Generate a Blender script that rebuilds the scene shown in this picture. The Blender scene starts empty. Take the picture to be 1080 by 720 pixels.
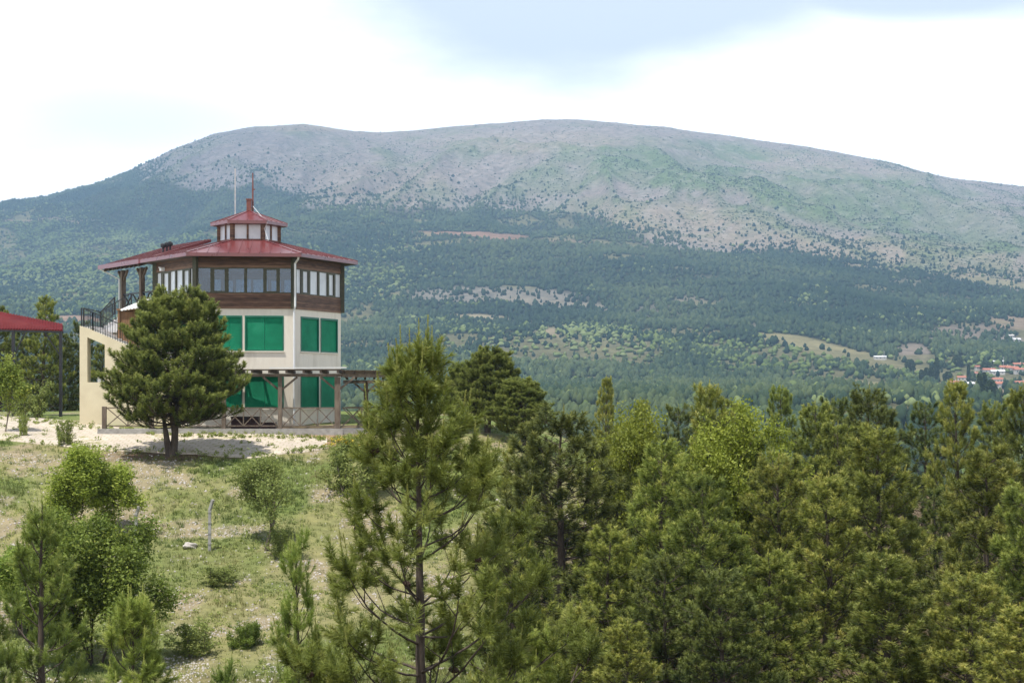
import bpy, math, random
import numpy as np
from mathutils import Vector, Matrix
R = math.radians
random.seed(7)
scene = bpy.context.scene
COL = scene.collection
F = 1850.0      # focal length in 1080-wide pixels
HZ = 420.0      # horizon row

# ------------------------------------------------------------------ helpers
def P(px, py, d):
    return Vector(((px - 540) / F * d, d, (HZ - py) / F * d))

def link(o, parent=None):
    COL.objects.link(o)
    if parent is not None:
        o.parent = parent
    return o

def tag(o, label=None, cat=None, group=None, kind=None):
    if label: o['label'] = label
    if cat: o['category'] = cat
    if group: o['group'] = group
    if kind: o['kind'] = kind
    return o

def empty(name, loc=(0, 0, 0), rz=0.0, parent=None):
    o = bpy.data.objects.new(name, None)
    o.empty_display_size = 0.3
    o.location = loc
    o.rotation_euler = (0, 0, rz)
    return link(o, parent)

def np_mesh(name, verts, faces_flat, counts, mats, attr=None, smooth=False, mat_idx=None):
    """fast mesh: verts (n,3); faces_flat loop vertex indices; counts per face"""
    me = bpy.data.meshes.new(name)
    verts = np.asarray(verts, dtype=np.float32)
    faces_flat = np.asarray(faces_flat, dtype=np.int32)
    counts = np.asarray(counts, dtype=np.int32)
    me.vertices.add(len(verts)); me.vertices.foreach_set('co', verts.ravel())
    me.loops.add(len(faces_flat)); me.loops.foreach_set('vertex_index', faces_flat)
    me.polygons.add(len(counts))
    starts = np.concatenate([[0], np.cumsum(counts)[:-1]]).astype(np.int32)
    me.polygons.foreach_set('loop_start', starts)
    me.polygons.foreach_set('loop_total', counts)
    if smooth:
        me.polygons.foreach_set('use_smooth', np.ones(len(counts), dtype=bool))
    if mat_idx is not None:
        me.polygons.foreach_set('material_index', np.asarray(mat_idx, dtype=np.int32))
    for m in (mats if isinstance(mats, (list, tuple)) else [mats]):
        me.materials.append(m)
    me.update(calc_edges=True)
    if attr is not None:
        for an, arr in attr.items():
            a = np.ones((len(verts), 4), dtype=np.float32)
            arr = np.asarray(arr, dtype=np.float32)
            if arr.ndim == 1: a[:, 0] = arr; a[:, 1] = arr; a[:, 2] = arr
            else: a[:, :3] = arr
            ca = me.color_attributes.new(an, 'FLOAT_COLOR', 'POINT')
            ca.data.foreach_set('color', a.ravel())
    me.validate()
    return me

class MB:
    """collects boxes, bars, tubes and polygons, then links them as ONE mesh object"""
    def __init__(s): s.v = []; s.f = []
    def add(s, vs, fs):
        n = len(s.v); s.v += [tuple(v) for v in vs]; s.f += [tuple(i + n for i in f) for f in fs]
        return s
    def box(s, x0, x1, y0, y1, z0, z1, M=None):
        vs = [Vector((x, y, z)) for z in (z0, z1) for y in (y0, y1) for x in (x0, x1)]
        if M is not None: vs = [M @ v for v in vs]
        return s.add(vs, [(0, 2, 3, 1), (4, 5, 7, 6), (0, 1, 5, 4), (2, 6, 7, 3), (0, 4, 6, 2), (1, 3, 7, 5)])
    def bar(s, a, b, w, h=None, up=(0, 0, 1)):
        a, b = Vector(a), Vector(b); h = h or w
        d = (b - a).normalized(); u = Vector(up)
        if abs(d.dot(u)) > .98: u = Vector((0, 1, 0))
        r = d.cross(u).normalized(); u = r.cross(d)
        M = Matrix((r, d, u)).transposed().to_4x4(); M.translation = a
        return s.box(-w / 2, w / 2, 0, (b - a).length, -h / 2, h / 2, M)
    def tube(s, pts, rad, n=8, cap=True):
        pts = [Vector(p) for p in pts]; rad = rad if isinstance(rad, (list, tuple)) else [rad] * len(pts)
        vs = []; fs = []
        for i, p in enumerate(pts):
            d = (pts[min(i + 1, len(pts) - 1)] - pts[max(i - 1, 0)]).normalized()
            u = Vector((1, 0, 0)) if abs(d.x) < .8 else Vector((0, 1, 0))
            r = d.cross(u).normalized(); u = r.cross(d)
            for k in range(n):
                a = 2 * math.pi * k / n
                vs.append(p + (r * math.cos(a) + u * math.sin(a)) * rad[i])
        for i in range(len(pts) - 1):
            for k in range(n):
                fs.append((i * n + k, i * n + (k + 1) % n, (i + 1) * n + (k + 1) % n, (i + 1) * n + k))
        if cap:
            fs.append(tuple(range(n))[::-1]); fs.append(tuple(range((len(pts) - 1) * n, len(pts) * n)))
        return s.add(vs, fs)
    def slab(s, poly, t):
        """polygon (list of 3D points, roughly planar) extruded by vector t"""
        n = len(poly); t = Vector(t)
        vs = [Vector(p) for p in poly] + [Vector(p) + t for p in poly]
        fs = [tuple(range(n))[::-1], tuple(range(n, 2 * n))]
        fs += [(i, (i + 1) % n, n + (i + 1) % n, n + i) for i in range(n)]
        return s.add(vs, fs)
    def build(s, name, mat, parent=None, smooth=False):
        me = bpy.data.meshes.new(name); me.from_pydata(s.v, [], s.f)
        import bmesh
        bm = bmesh.new(); bm.from_mesh(me); bmesh.ops.recalc_face_normals(bm, faces=bm.faces); bm.to_mesh(me); bm.free()
        if smooth:
            for p in me.polygons: p.use_smooth = True
        me.materials.append(mat)
        return link(bpy.data.objects.new(name, me), parent)

def smoothstep(a, b, x):
    t = np.clip((np.asarray(x, dtype=float) - a) / (b - a), 0, 1)
    return t * t * (3 - 2 * t)

def _h(ix, iy, seed):
    M = np.uint64(0xffffffff)
    h = (ix.astype(np.int64) * 374761393 + iy.astype(np.int64) * 668265263 + seed * 974634777).astype(np.uint64) & M
    h = ((h ^ (h >> np.uint64(13))) * np.uint64(1274126177)) & M
    h = ((h ^ (h >> np.uint64(16))) * np.uint64(2246822519)) & M
    h = h ^ (h >> np.uint64(15))
    return h.astype(np.float64) / 4294967295.0

def vnoise(x, y, seed=0):
    x = np.asarray(x, dtype=float); y = np.asarray(y, dtype=float)
    x0 = np.floor(x); y0 = np.floor(y); fx = x - x0; fy = y - y0
    fx = fx * fx * fx * (fx * (fx * 6 - 15) + 10); fy = fy * fy * fy * (fy * (fy * 6 - 15) + 10)
    a = _h(x0, y0, seed); b = _h(x0 + 1, y0, seed); c = _h(x0, y0 + 1, seed); d = _h(x0 + 1, y0 + 1, seed)
    return (a + (b - a) * fx) * (1 - fy) + (c + (d - c) * fx) * fy

def fbm(x, y, octv=4, seed=0, gain=.5):
    s = 0; a = 1; n = 0
    for o in range(octv):
        s = s + a * (vnoise(x * 2 ** o + 17.3 * o, y * 2 ** o - 9.1 * o, seed + o) - .5) * 2
        n += a; a *= gain
    return s / n

# ------------------------------------------------------------------ materials
def nodes(name):
    m = bpy.data.materials.new(name); m.use_nodes = True
    nt = m.node_tree; b = nt.nodes['Principled BSDF']
    return m, nt, b

def N(nt, t, **k):
    n = nt.nodes.new(t)
    for a, v in k.items():
        if a.startswith('i_'): n.inputs[a[2:].replace('_', ' ')].default_value = v
        else: setattr(n, a, v)
    return n

def ramp(nt, src, stops, interp='LINEAR'):
    r = nt.nodes.new('ShaderNodeValToRGB'); r.color_ramp.interpolation = interp
    el = r.color_ramp.elements
    while len(el) < len(stops): el.new(.5)
    for e, (p, c) in zip(el, stops):
        e.position = p; e.color = (*c, 1) if len(c) == 3 else c
    nt.links.new(src, r.inputs[0])
    return r

def mix(nt, fac, a, b, blend='MIX'):
    m = nt.nodes.new('ShaderNodeMix'); m.data_type = 'RGBA'; m.blend_type = blend
    for sock, v in ((m.inputs[0], fac), (m.inputs[6], a), (m.inputs[7], b)):
        if hasattr(v, 'is_linked') or isinstance(v, bpy.types.NodeSocket): nt.links.new(v, sock)
        elif isinstance(v, (int, float)): sock.default_value = v
        else: sock.default_value = (*v, 1)
    return m.outputs[2]

def surf(name, c1, c2, scale=4, rough=.7, bump=.1, stretch=(1, 1, 1), metallic=0, detail=5, c3=None, spec=.4, streak=False):
    """two/three tone noise material in object space with a little bump"""
    m, nt, b = nodes(name)
    tc = N(nt, 'ShaderNodeTexCoord'); mp = N(nt, 'ShaderNodeMapping'); mp.inputs['Scale'].default_value = stretch
    nt.links.new(tc.outputs['Object'], mp.inputs[0])
    no = N(nt, 'ShaderNodeTexNoise', i_Scale=scale, i_Detail=detail, i_Roughness=.6); nt.links.new(mp.outputs[0], no.inputs['Vector'])
    st = [(.3, c1), (.7, c2)] if c3 is None else [(.28, c1), (.5, c2), (.72, c3)]
    r = ramp(nt, no.outputs[0], st)
    if streak:      # rain streaks and patching
        m2 = N(nt, 'ShaderNodeMapping'); m2.inputs['Scale'].default_value = (1.7, 1.7, .35); nt.links.new(tc.outputs['Object'], m2.inputs[0])
        n2 = N(nt, 'ShaderNodeTexNoise', i_Scale=1.0, i_Detail=5, i_Roughness=.65); nt.links.new(m2.outputs[0], n2.inputs['Vector'])
        s2 = ramp(nt, n2.outputs[0], [(.30, (.80, .77, .72)), (.46, (1, 1, 1))])
        nt.links.new(mix(nt, .55, r.outputs[0], mix(nt, 1.0, r.outputs[0], s2.outputs[0], 'MULTIPLY')), b.inputs['Base Color'])
    else: nt.links.new(r.outputs[0], b.inputs['Base Color'])
    b.inputs['Roughness'].default_value = rough; b.inputs['Metallic'].default_value = metallic
    b.inputs['Specular IOR Level'].default_value = spec
    if bump:
        bp = N(nt, 'ShaderNodeBump', i_Strength=bump, i_Distance=.05); nt.links.new(no.outputs[0], bp.inputs['Height'])
        nt.links.new(bp.outputs[0], b.inputs['Normal'])
    return m

def slat_mat():
    m, nt, b = nodes('green_shutter')
    tc = N(nt, 'ShaderNodeTexCoord')
    wv = N(nt, 'ShaderNodeTexWave', bands_direction='Z', i_Scale=5.5, i_Distortion=.15); nt.links.new(tc.outputs['Object'], wv.inputs['Vector'])
    no = N(nt, 'ShaderNodeTexNoise', i_Scale=.9, i_Detail=6, i_Roughness=.7); nt.links.new(tc.outputs['Object'], no.inputs['Vector'])
    r = ramp(nt, no.outputs[0], [(.3, (.008, .175, .088)), (.55, (.012, .24, .12)), (.8, (.04, .30, .17))])
    l = ramp(nt, wv.outputs[0], [(0, (.84,) * 3), (.2, (1,) * 3)])
    nt.links.new(mix(nt, 1.0, r.outputs[0], l.outputs[0], 'MULTIPLY'), b.inputs['Base Color']); b.inputs['Roughness'].default_value = .7; b.inputs['Specular IOR Level'].default_value = .15
    bp = N(nt, 'ShaderNodeBump', i_Strength=.4, i_Distance=.02); nt.links.new(wv.outputs[0], bp.inputs['Height']); nt.links.new(bp.outputs[0], b.inputs['Normal'])
    return m

def foliage(name, dark, light, tip, trans=.25, hue=.06):
    """leaf/needle material: attribute 'tint' (per shoot: age and species tone), random tone per tree"""
    m, nt, b = nodes(name)
    at = N(nt, 'ShaderNodeAttribute', attribute_name='tint')
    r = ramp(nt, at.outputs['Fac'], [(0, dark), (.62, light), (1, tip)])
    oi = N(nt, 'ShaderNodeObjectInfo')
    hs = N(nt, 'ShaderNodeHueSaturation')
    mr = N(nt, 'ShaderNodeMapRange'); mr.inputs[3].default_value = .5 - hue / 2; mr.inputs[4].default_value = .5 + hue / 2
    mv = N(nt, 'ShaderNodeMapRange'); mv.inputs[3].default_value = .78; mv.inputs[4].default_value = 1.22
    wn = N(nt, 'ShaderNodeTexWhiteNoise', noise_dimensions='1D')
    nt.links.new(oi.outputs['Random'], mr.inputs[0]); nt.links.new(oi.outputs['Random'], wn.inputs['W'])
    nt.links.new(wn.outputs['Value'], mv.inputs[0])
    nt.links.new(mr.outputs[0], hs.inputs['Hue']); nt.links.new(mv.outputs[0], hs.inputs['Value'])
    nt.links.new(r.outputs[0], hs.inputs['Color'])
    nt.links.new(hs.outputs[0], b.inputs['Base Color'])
    b.inputs['Roughness'].default_value = .55; b.inputs['Specular IOR Level'].default_value = .3
    tr = N(nt, 'ShaderNodeBsdfTranslucent'); nt.links.new(hs.outputs[0], tr.inputs['Color'])
    ms = N(nt, 'ShaderNodeMixShader'); ms.inputs[0].default_value = trans
    nt.links.new(b.outputs[0], ms.inputs[1]); nt.links.new(tr.outputs[0], ms.inputs[2])
    nt.links.new(ms.outputs[0], nt.nodes['Material Output'].inputs[0])
    return m

M = {}
M['bark'] = surf('bark', (.04, .030, .023), (.11, .085, .065), 9, .95, .5, (1, 1, .3))
M['bark_pale'] = surf('bark_pale', (.10, .08, .06), (.25, .21, .165), 8, .95, .5, (1, 1, .3))
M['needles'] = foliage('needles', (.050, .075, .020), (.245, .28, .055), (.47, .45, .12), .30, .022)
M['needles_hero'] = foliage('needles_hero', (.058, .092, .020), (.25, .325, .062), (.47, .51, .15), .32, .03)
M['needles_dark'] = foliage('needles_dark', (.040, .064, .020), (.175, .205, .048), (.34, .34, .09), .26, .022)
M['leaves'] = foliage('leaves', (.085, .135, .024), (.24, .32, .055), (.42, .46, .09), .40, .01)
M['leaves_sunny'] = foliage('leaves_sunny', (.14, .19, .028), (.33, .39, .06), (.48, .50, .10), .42, .01)
M['leaves_yellow'] = foliage('leaves_yellow', (.14, .185, .026), (.31, .355, .045), (.47, .49, .08), .38, .02)
M['leaves_grey'] = foliage('leaves_grey', (.13, .17, .045), (.29, .345, .09), (.43, .46, .14), .38, .01)
M['canopy'] = surf('canopy_red_sheet', (.105, .012, .015), (.15, .02, .022), 1.5, .65, .02, spec=.15)
M['porch_wood'] = surf('porch_timber', (.16, .085, .04), (.30, .17, .09), 3, .7, .2, (6, 6, .6))
M['cone'] = surf('cone', (.03, .018, .012), (.085, .05, .032), 40, .9, .6)
M['cream'] = surf('cream_render', (.64, .585, .49), (.76, .70, .595), 1.6, .9, .08, (1, 1, .22), c3=(.71, .655, .55), streak=True)
M['cream_yellow'] = surf('cream_yellow_render', (.64, .56, .39), (.73, .65, .46), 1.2, .9, .05)
M['white'] = surf('white_paint', (.70, .70, .69), (.80, .80, .79), 3, .5, .02)
M['step_white'] = surf('white_marble', (.66, .66, .66), (.78, .78, .79), 5, .6, .02)
M['shutter'] = slat_mat()
M['shutter_frame'] = surf('green_frame', (.006, .12, .07), (.01, .15, .09), 3, .5, .02)
M['frame'] = surf('olive_window_frame', (.05, .052, .032), (.09, .085, .05), 6, .6, .05)
M['timber'] = surf('grey_brown_timber', (.10, .075, .055), (.22, .175, .135), 6, .85, .3, (1, 1, .3))
M['timber_dark'] = surf('dark_timber', (.05, .038, .03), (.12, .09, .07), 6, .85, .3)
M['black_metal'] = surf('black_metal', (.012, .013, .016), (.03, .03, .035), 8, .5, .05)
M['maroon'] = surf('dark_maroon', (.02, .008, .009), (.045, .018, .018), 4, .5, .05)
M['concrete'] = surf('concrete', (.26, .25, .235), (.42, .41, .385), 5, .92, .25)
M['mast'] = surf('pale_mast', (.5, .48, .48), (.65, .63, .62), 5, .5, .05)
M['rust'] = surf('red_brown_metal', (.14, .045, .035), (.24, .09, .07), 8, .6, .1)
M['interior'] = surf('interior_plaster', (.45, .42, .38), (.55, .52, .47), 2, .9, .02)
M['rock'] = surf('white_limestone', (.38, .34, .30), (.56, .52, .48), 7, .95, .6)

def roof_mat():
    m, nt, b = nodes('red_sheet_roof')
    tc = N(nt, 'ShaderNodeTexCoord')
    no = N(nt, 'ShaderNodeTexNoise', i_Scale=1.0, i_Detail=8, i_Roughness=.65); nt.links.new(tc.outputs['Object'], no.inputs['Vector'])
    r = ramp(nt, no.outputs[0], [(.25, (.115, .022, .023)), (.5, (.155, .030, .031)), (.68, (.18, .040, .038)), (.85, (.23, .085, .075))])
    nt.links.new(r.outputs[0], b.inputs['Base Color'])
    r2 = ramp(nt, no.outputs[0], [(.3, (.26,) * 3), (.7, (.33,) * 3)]); nt.links.new(r2.outputs[0], b.inputs['Roughness'])
    b.inputs['Specular IOR Level'].default_value = .9
    return m
M['roof'] = roof_mat()

def clad_mat(name, c1, c2, c3):
    """horizontal timber boards, 0.13 m high"""
    m, nt, b = nodes(name)
    tc = N(nt, 'ShaderNodeTexCoord'); sx = N(nt, 'ShaderNodeSeparateXYZ'); nt.links.new(tc.outputs['Object'], sx.inputs[0])
    dv = N(nt, 'ShaderNodeMath', operation='DIVIDE'); nt.links.new(sx.outputs[2], dv.inputs[0]); dv.inputs[1].default_value = .14
    fl = N(nt, 'ShaderNodeMath', operation='FLOOR'); nt.links.new(dv.outputs[0], fl.inputs[0])
    fr = N(nt, 'ShaderNodeMath', operation='FRACT'); nt.links.new(dv.outputs[0], fr.inputs[0])
    wn = N(nt, 'ShaderNodeTexWhiteNoise', noise_dimensions='1D'); nt.links.new(fl.outputs[0], wn.inputs['W'])
    mp = N(nt, 'ShaderNodeMapping'); mp.inputs['Scale'].default_value = (1.2, 1.2, 9); nt.links.new(tc.outputs['Object'], mp.inputs[0])
    no = N(nt, 'ShaderNodeTexNoise', i_Scale=1.4, i_Detail=6); nt.links.new(mp.outputs[0], no.inputs['Vector'])
    ad = N(nt, 'ShaderNodeMath', operation='MULTIPLY_ADD'); nt.links.new(wn.outputs[0], ad.inputs[0]); ad.inputs[1].default_value = .45
    nt.links.new(no.outputs[0], ad.inputs[2])
    r = ramp(nt, ad.outputs[0], [(.35, c1), (.65, c2), (.95, c3)])
    gap = ramp(nt, fr.outputs[0], [(0, (.25,) * 3), (.1, (1,) * 3)])
    col = mix(nt, 1.0, r.outputs[0], gap.outputs[0], 'MULTIPLY')
    nt.links.new(col, b.inputs['Base Color']); b.inputs['Roughness'].default_value = .7
    bp = N(nt, 'ShaderNodeBump', i_Strength=.5, i_Distance=.02); nt.links.new(gap.outputs[0], bp.inputs['Height']); nt.links.new(bp.outputs[0], b.inputs['Normal'])
    return m
M['clad'] = clad_mat('timber_cladding', (.040, .019, .011), (.105, .052, .03), (.20, .11, .065))

def glass_mat(name, tint, refl=.35):
    m, nt, b = nodes(name)
    g = N(nt, 'ShaderNodeBsdfGlossy'); g.inputs['Color'].default_value = (.9, .93, 1, 1); g.inputs['Roughness'].default_value = .06
    t = N(nt, 'ShaderNodeBsdfTransparent'); t.inputs['Color'].default_value = (*tint, 1)
    fr = N(nt, 'ShaderNodeFresnel'); fr.inputs[0].default_value = 1.6
    ad = N(nt, 'ShaderNodeMath', operation='ADD'); ad.inputs[1].default_value = refl; ad.use_clamp = True
    nt.links.new(fr.outputs[0], ad.inputs[0])
    ms = N(nt, 'ShaderNodeMixShader'); nt.links.new(ad.outputs[0], ms.inputs[0])
    nt.links.new(t.outputs[0], ms.inputs[1]); nt.links.new(g.outputs[0], ms.inputs[2])
    nt.links.new(ms.outputs[0], nt.nodes['Material Output'].inputs[0])
    return m
M['glass_rear'] = glass_mat('clear_glass', (.93, .95, .96), .0)
M['glass'] = glass_mat('window_glass', (.42, .55, .68), .03)
M['glass_sky'] = surf('sky_white_glass', (.55, .57, .60), (.70, .72, .74), 1.5, .25, 0)  # opaque panes, the sky's brightness in the glass put into their pale colour

# ------------------------------------------------------------------ near ground
pd = np.array([-80, 0, 10, 22, 40, 50, 58, 70, 80, 82.5, 87, 91, 105, 115, 130, 170, 260.])
pz = np.array([-.5, -1.7, -3.6, -6.3, -8.9, -9.3, -8.75, -6.05, -2.85, -2.45, -1.75, -1.38, -.75, -.9, -3, -14, -46.])
_dd = np.arange(-80, 260, .25); _zz = np.interp(_dd, pd, pz)
_k = np.hanning(17); _k /= _k.sum(); _zz = np.convolve(np.pad(_zz, 8, mode='edge'), _k, mode='valid')
def ground_z(x, y):
    x = np.asarray(x, dtype=float); y = np.asarray(y, dtype=float)
    z = np.interp(y, _dd, _zz)
    zr = np.where(y > 58, -8.75 + (np.minimum(y, 100) - 58) * .085 - np.maximum(y - 100, 0) * .16, z)
    w = smoothstep(-2, 12, x) * smoothstep(56, 68, y)
    z = z * (1 - w) + np.minimum(z, zr) * w
    flat = smoothstep(80, 84, y) * (1 - smoothstep(-1, 4, x))
    amp = 1 - .8 * flat
    return z + amp * (.30 * fbm(x / 6, y / 6, 3, 3) + .07 * fbm(x / .9, y / .9, 2, 8))

def hit(px, py):
    d = np.arange(15, 140, .05); x = (px - 540) / F * d
    g = ground_z(x, d); r = (HZ - py) / F * d
    k = np.argmax(g >= r) if (g >= r).any() else len(d) - 1
    return Vector((x[k], d[k], float(g[k])))

def grid_mesh(name, X, Y, Z, mat, attr=None):
    nr, nc = X.shape
    v = np.stack([X, Y, Z], -1).reshape(-1, 3)
    i = np.arange(nr * nc).reshape(nr, nc)
    f = np.stack([i[:-1, :-1], i[:-1, 1:], i[1:, 1:], i[1:, :-1]], -1).reshape(-1)
    return np_mesh(name, v, f, np.full((nr - 1) * (nc - 1), 4), mat, attr, smooth=True)

def ground_mat():
    m, nt, b = nodes('dry_grass_and_soil')
    at = N(nt, 'ShaderNodeAttribute', attribute_name='cover')
    tc = N(nt, 'ShaderNodeTexCoord')
    n1 = N(nt, 'ShaderNodeTexNoise', i_Scale=2.3, i_Detail=8, i_Roughness=.7); nt.links.new(tc.outputs['Object'], n1.inputs['Vector'])
    n2 = N(nt, 'ShaderNodeTexNoise', i_Scale=11, i_Detail=4, i_Roughness=.7); nt.links.new(tc.outputs['Object'], n2.inputs['Vector'])
    v = ramp(nt, n1.outputs[0], [(.25, (.62, .62, .62)), (.5, (1, 1, 1)), (.75, (1.35, 1.3, 1.2))])
    c = mix(nt, 1.0, at.outputs['Color'], v.outputs[0], 'MULTIPLY')
    st = ramp(nt, n2.outputs[0], [(.60, (0, 0, 0)), (.70, (1, 1, 1))])
    c2 = mix(nt, st.outputs[0], c, (.36, .31, .25))
    nt.links.new(mix(nt, .45, c, c2), b.inputs['Base Color'])
    b.inputs['Roughness'].default_value = .95; b.inputs['Specular IOR Level'].default_value = .1
    bp = N(nt, 'ShaderNodeBump', i_Strength=.7, i_Distance=.12); nt.links.new(n2.outputs[0], bp.inputs['Height']); nt.links.new(bp.outputs[0], b.inputs['Normal'])
    return m

def cover_near(x, y):
    x = np.asarray(x); y = np.asarray(y)
    grass = np.array([.15, .19, .055]); dry = np.array([.25, .235, .105]); soil = np.array([.34, .26, .20]); duff = np.array([.115, .078, .052]); red = np.array([.40, .25, .17])
    px = 540 + F * x / np.maximum(y, 5)
    n = fbm(x / 3.2, y / 4.5, 4, 21); n2 = fbm(x / 1.3, y / 1.8, 4, 31); n3 = fbm(x / 9, y / 9, 3, 41)
    w = smoothstep(-.25, .45, n + .4 * n3)[..., None]; c = grass * (1 - w) + dry * w
    s = (smoothstep(.05, .35, n2 + .35 * n - .1) * smoothstep(56, 60, y))[..., None]; c = c * (1 - .55 * s) + soil * .55 * s
    f = np.maximum(smoothstep(-4, 6, x), 1 - smoothstep(52, 58, y)) * (1 - smoothstep(70, 82, y) * (1 - smoothstep(3, 12, x)))
    f = f[..., None] * .92; c = c * (1 - f) + duff * f
    r = (smoothstep(-14.5, -12.0, x) * (1 - smoothstep(-8.5, -6.5, x)) * smoothstep(82.5, 84.5, y) * (1 - smoothstep(89, 91, y)))[..., None] * .8
    c = c * (1 - r) + red * r
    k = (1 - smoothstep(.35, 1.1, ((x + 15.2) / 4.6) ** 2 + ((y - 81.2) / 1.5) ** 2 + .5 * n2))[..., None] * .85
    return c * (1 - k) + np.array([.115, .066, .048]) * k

gx = np.concatenate([np.arange(-110, -45, 2.5), np.arange(-45, 45, .32), np.arange(45, 112, 2.5)])
gy = np.concatenate([np.arange(-80, 12, 3.0), np.arange(12, 112, .34), np.arange(112, 260, 3.0)])
X, Y = np.meshgrid(gx, gy); Z = ground_z(X, Y)
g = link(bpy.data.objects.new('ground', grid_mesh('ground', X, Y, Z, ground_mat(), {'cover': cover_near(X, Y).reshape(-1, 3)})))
tag(g, kind='structure')

# ------------------------------------------------------------------ forecourt paving
def paving_mat():
    m, nt, b = nodes('pale_block_paving')
    tc = N(nt, 'ShaderNodeTexCoord')
    br = N(nt, 'ShaderNodeTexBrick', offset=.5); br.inputs['Scale'].default_value = 1.0
    br.inputs['Brick Width'].default_value = .42; br.inputs['Row Height'].default_value = .42; br.inputs['Mortar Size'].default_value = .035
    br.inputs['Color1'].default_value = (.56, .49, .42, 1); br.inputs['Color2'].default_value = (.48, .41, .345, 1); br.inputs['Mortar'].default_value = (.40, .36, .26, 1)
    nt.links.new(tc.outputs['Object'], br.inputs['Vector'])
    no = N(nt, 'ShaderNodeTexNoise', i_Scale=.7, i_Detail=8, i_Roughness=.72); nt.links.new(tc.outputs['Object'], no.inputs['Vector'])
    w = ramp(nt, no.outputs[0], [(.54, (0, 0, 0)), (.63, (1, 1, 1))])
    c = mix(nt, w.outputs[0], br.outputs[0], (.25, .24, .10))
    n2 = N(nt, 'ShaderNodeTexNoise', i_Scale=.35, i_Detail=3); nt.links.new(tc.outputs['Object'], n2.inputs['Vector'])
    v = ramp(nt, n2.outputs[0], [(.3, (.85, .84, .82)), (.7, (1.12, 1.1, 1.06))])
    nt.links.new(mix(nt, 1.0, c, v.outputs[0], 'MULTIPLY'), b.inputs['Base Color']); b.inputs['Roughness'].default_value = .9
    return m
back = [(-260, 428), (-120, 432), (0, 438), (70, 444), (130, 452), (200, 457), (300, 459), (345, 463)]
front = [(-260, 452), (-120, 458), (0, 464), (70, 471), (110, 475), (190, 479), (265, 484), (345, 473)]
bx = np.interp(np.linspace(0, 7, 90), range(8), [p[0] for p in back]); by = np.interp(np.linspace(0, 7, 90), range(8), [p[1] for p in back])
fx = np.interp(np.linspace(0, 7, 90), range(8), [p[0] for p in front]); fy = np.interp(np.linspace(0, 7, 90), range(8), [p[1] for p in front])
PX = []; PY = []
for i in range(90):
    b0 = hit(bx[i], by[i]); f0 = hit(fx[i], fy[i] + 1.3 * float(fbm(i * .21, 3.3, 3, 5)))
    t = np.linspace(0, 1, 18); PX.append(b0.x + (f0.x - b0.x) * t); PY.append(b0.y + (f0.y - b0.y) * t)
PX = np.array(PX); PY = np.array(PY)
PZ = ground_z(PX, PY) + .05
PX = np.concatenate([PX, PX[:, -1:]], 1); PY = np.concatenate([PY, PY[:, -1:] - .02], 1); PZ = np.concatenate([PZ, PZ[:, -1:] - .2], 1)
pv = link(bpy.data.objects.new('pavement', grid_mesh('pavement', PX, PY, PZ, paving_mat())))
tag(pv, kind='structure')

# ------------------------------------------------------------------ far hills
SKY = np.array([(-900, 330), (-400, 255), (-120, 226), (0, 215), (50, 208), (100, 195), (135, 182), (180, 158), (225, 142), (270, 134), (320, 131), (355, 136), (375, 139), (400, 140), (430, 138), (480, 133), (520, 130), (570, 126), (600, 126), (650, 130), (700, 134), (760, 142), (820, 150), (880, 160), (940, 172), (980, 183), (1020, 190), (1080, 196), (1300, 225), (1700, 280), (2100, 330)], dtype=float)
_bd = np.array([130, 200, 400, 700, 900, 1100, 1500, 1800, 2500.])
_bz = np.array([-16, -34, -70, -40, -14, -2, 9, 19, 96.])
def far_z(x, y):
    px = 540 + F * x / y
    Rr = HZ - np.interp(px, SKY[:, 0], SKY[:, 1])
    z0 = np.interp(y, _bd, _bz)
    u = (y - 2500) / 4000
    q = np.interp(u, [0, .175, .375, .625, .86, 1.0, 1.10, 1.3, 1.6, 2.2], [0, .25, .48, .75, .945, 1.0, .965, .86, .7, .4])
    e = 71 + (Rr - 71) * q
    z = np.where(y < 2500, z0, e * y / F)
    w = smoothstep(900, 2600, y)
    up = smoothstep(3600, 4600, y)
    edge = np.where(y > 6500, .04, 1 - .96 * np.exp(-((y - 6500) / 720.) ** 2))
    z = z + w * edge * (26 * fbm(x / 620, y / 760, 4, 51) * (1 - .3 * up) + 7 * fbm(x / 130, y / 130, 3, 61) + 15 * fbm(x / 380, y / 300, 2, 65) * (1 - up))
    rg = 1 - np.abs(fbm(x / 420 + .25 * fbm(x / 900, y / 900, 2, 71), y / 1500, 4, 81)) * 2.2
    z = z + up * edge * 75 * (rg - .5)
    z = z + up * edge * 26 * (1 - 2.4 * np.abs(fbm(x / 230 - y / 900, y / 700, 3, 85)))
    z = z + smoothstep(5400, 6400, y) * (2.5 * fbm(x / 90, y / 90, 3, 91))
    v = np.exp(-(((px - 1045) / 70) ** 2 + ((y - 1750) / 300) ** 2))
    return z - v * smoothstep(900, 1200, y) * 3
fd = np.concatenate([np.linspace(130, 900, 26)[:-1], np.linspace(900, 2600, 200)[:-1], np.linspace(2600, 5200, 190)[:-1], np.linspace(5200, 6700, 120)[:-1], np.linspace(6700, 8600, 22)])
fp = np.concatenate([np.linspace(-900, -60, 50)[:-1], np.linspace(-60, 1140, 560)[:-1], np.linspace(1140, 2100, 55)])
PXg, Yg = np.meshgrid(fp, fd); Xg = (PXg - 540) / F * Yg; Zg = far_z(Xg, Yg)

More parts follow.
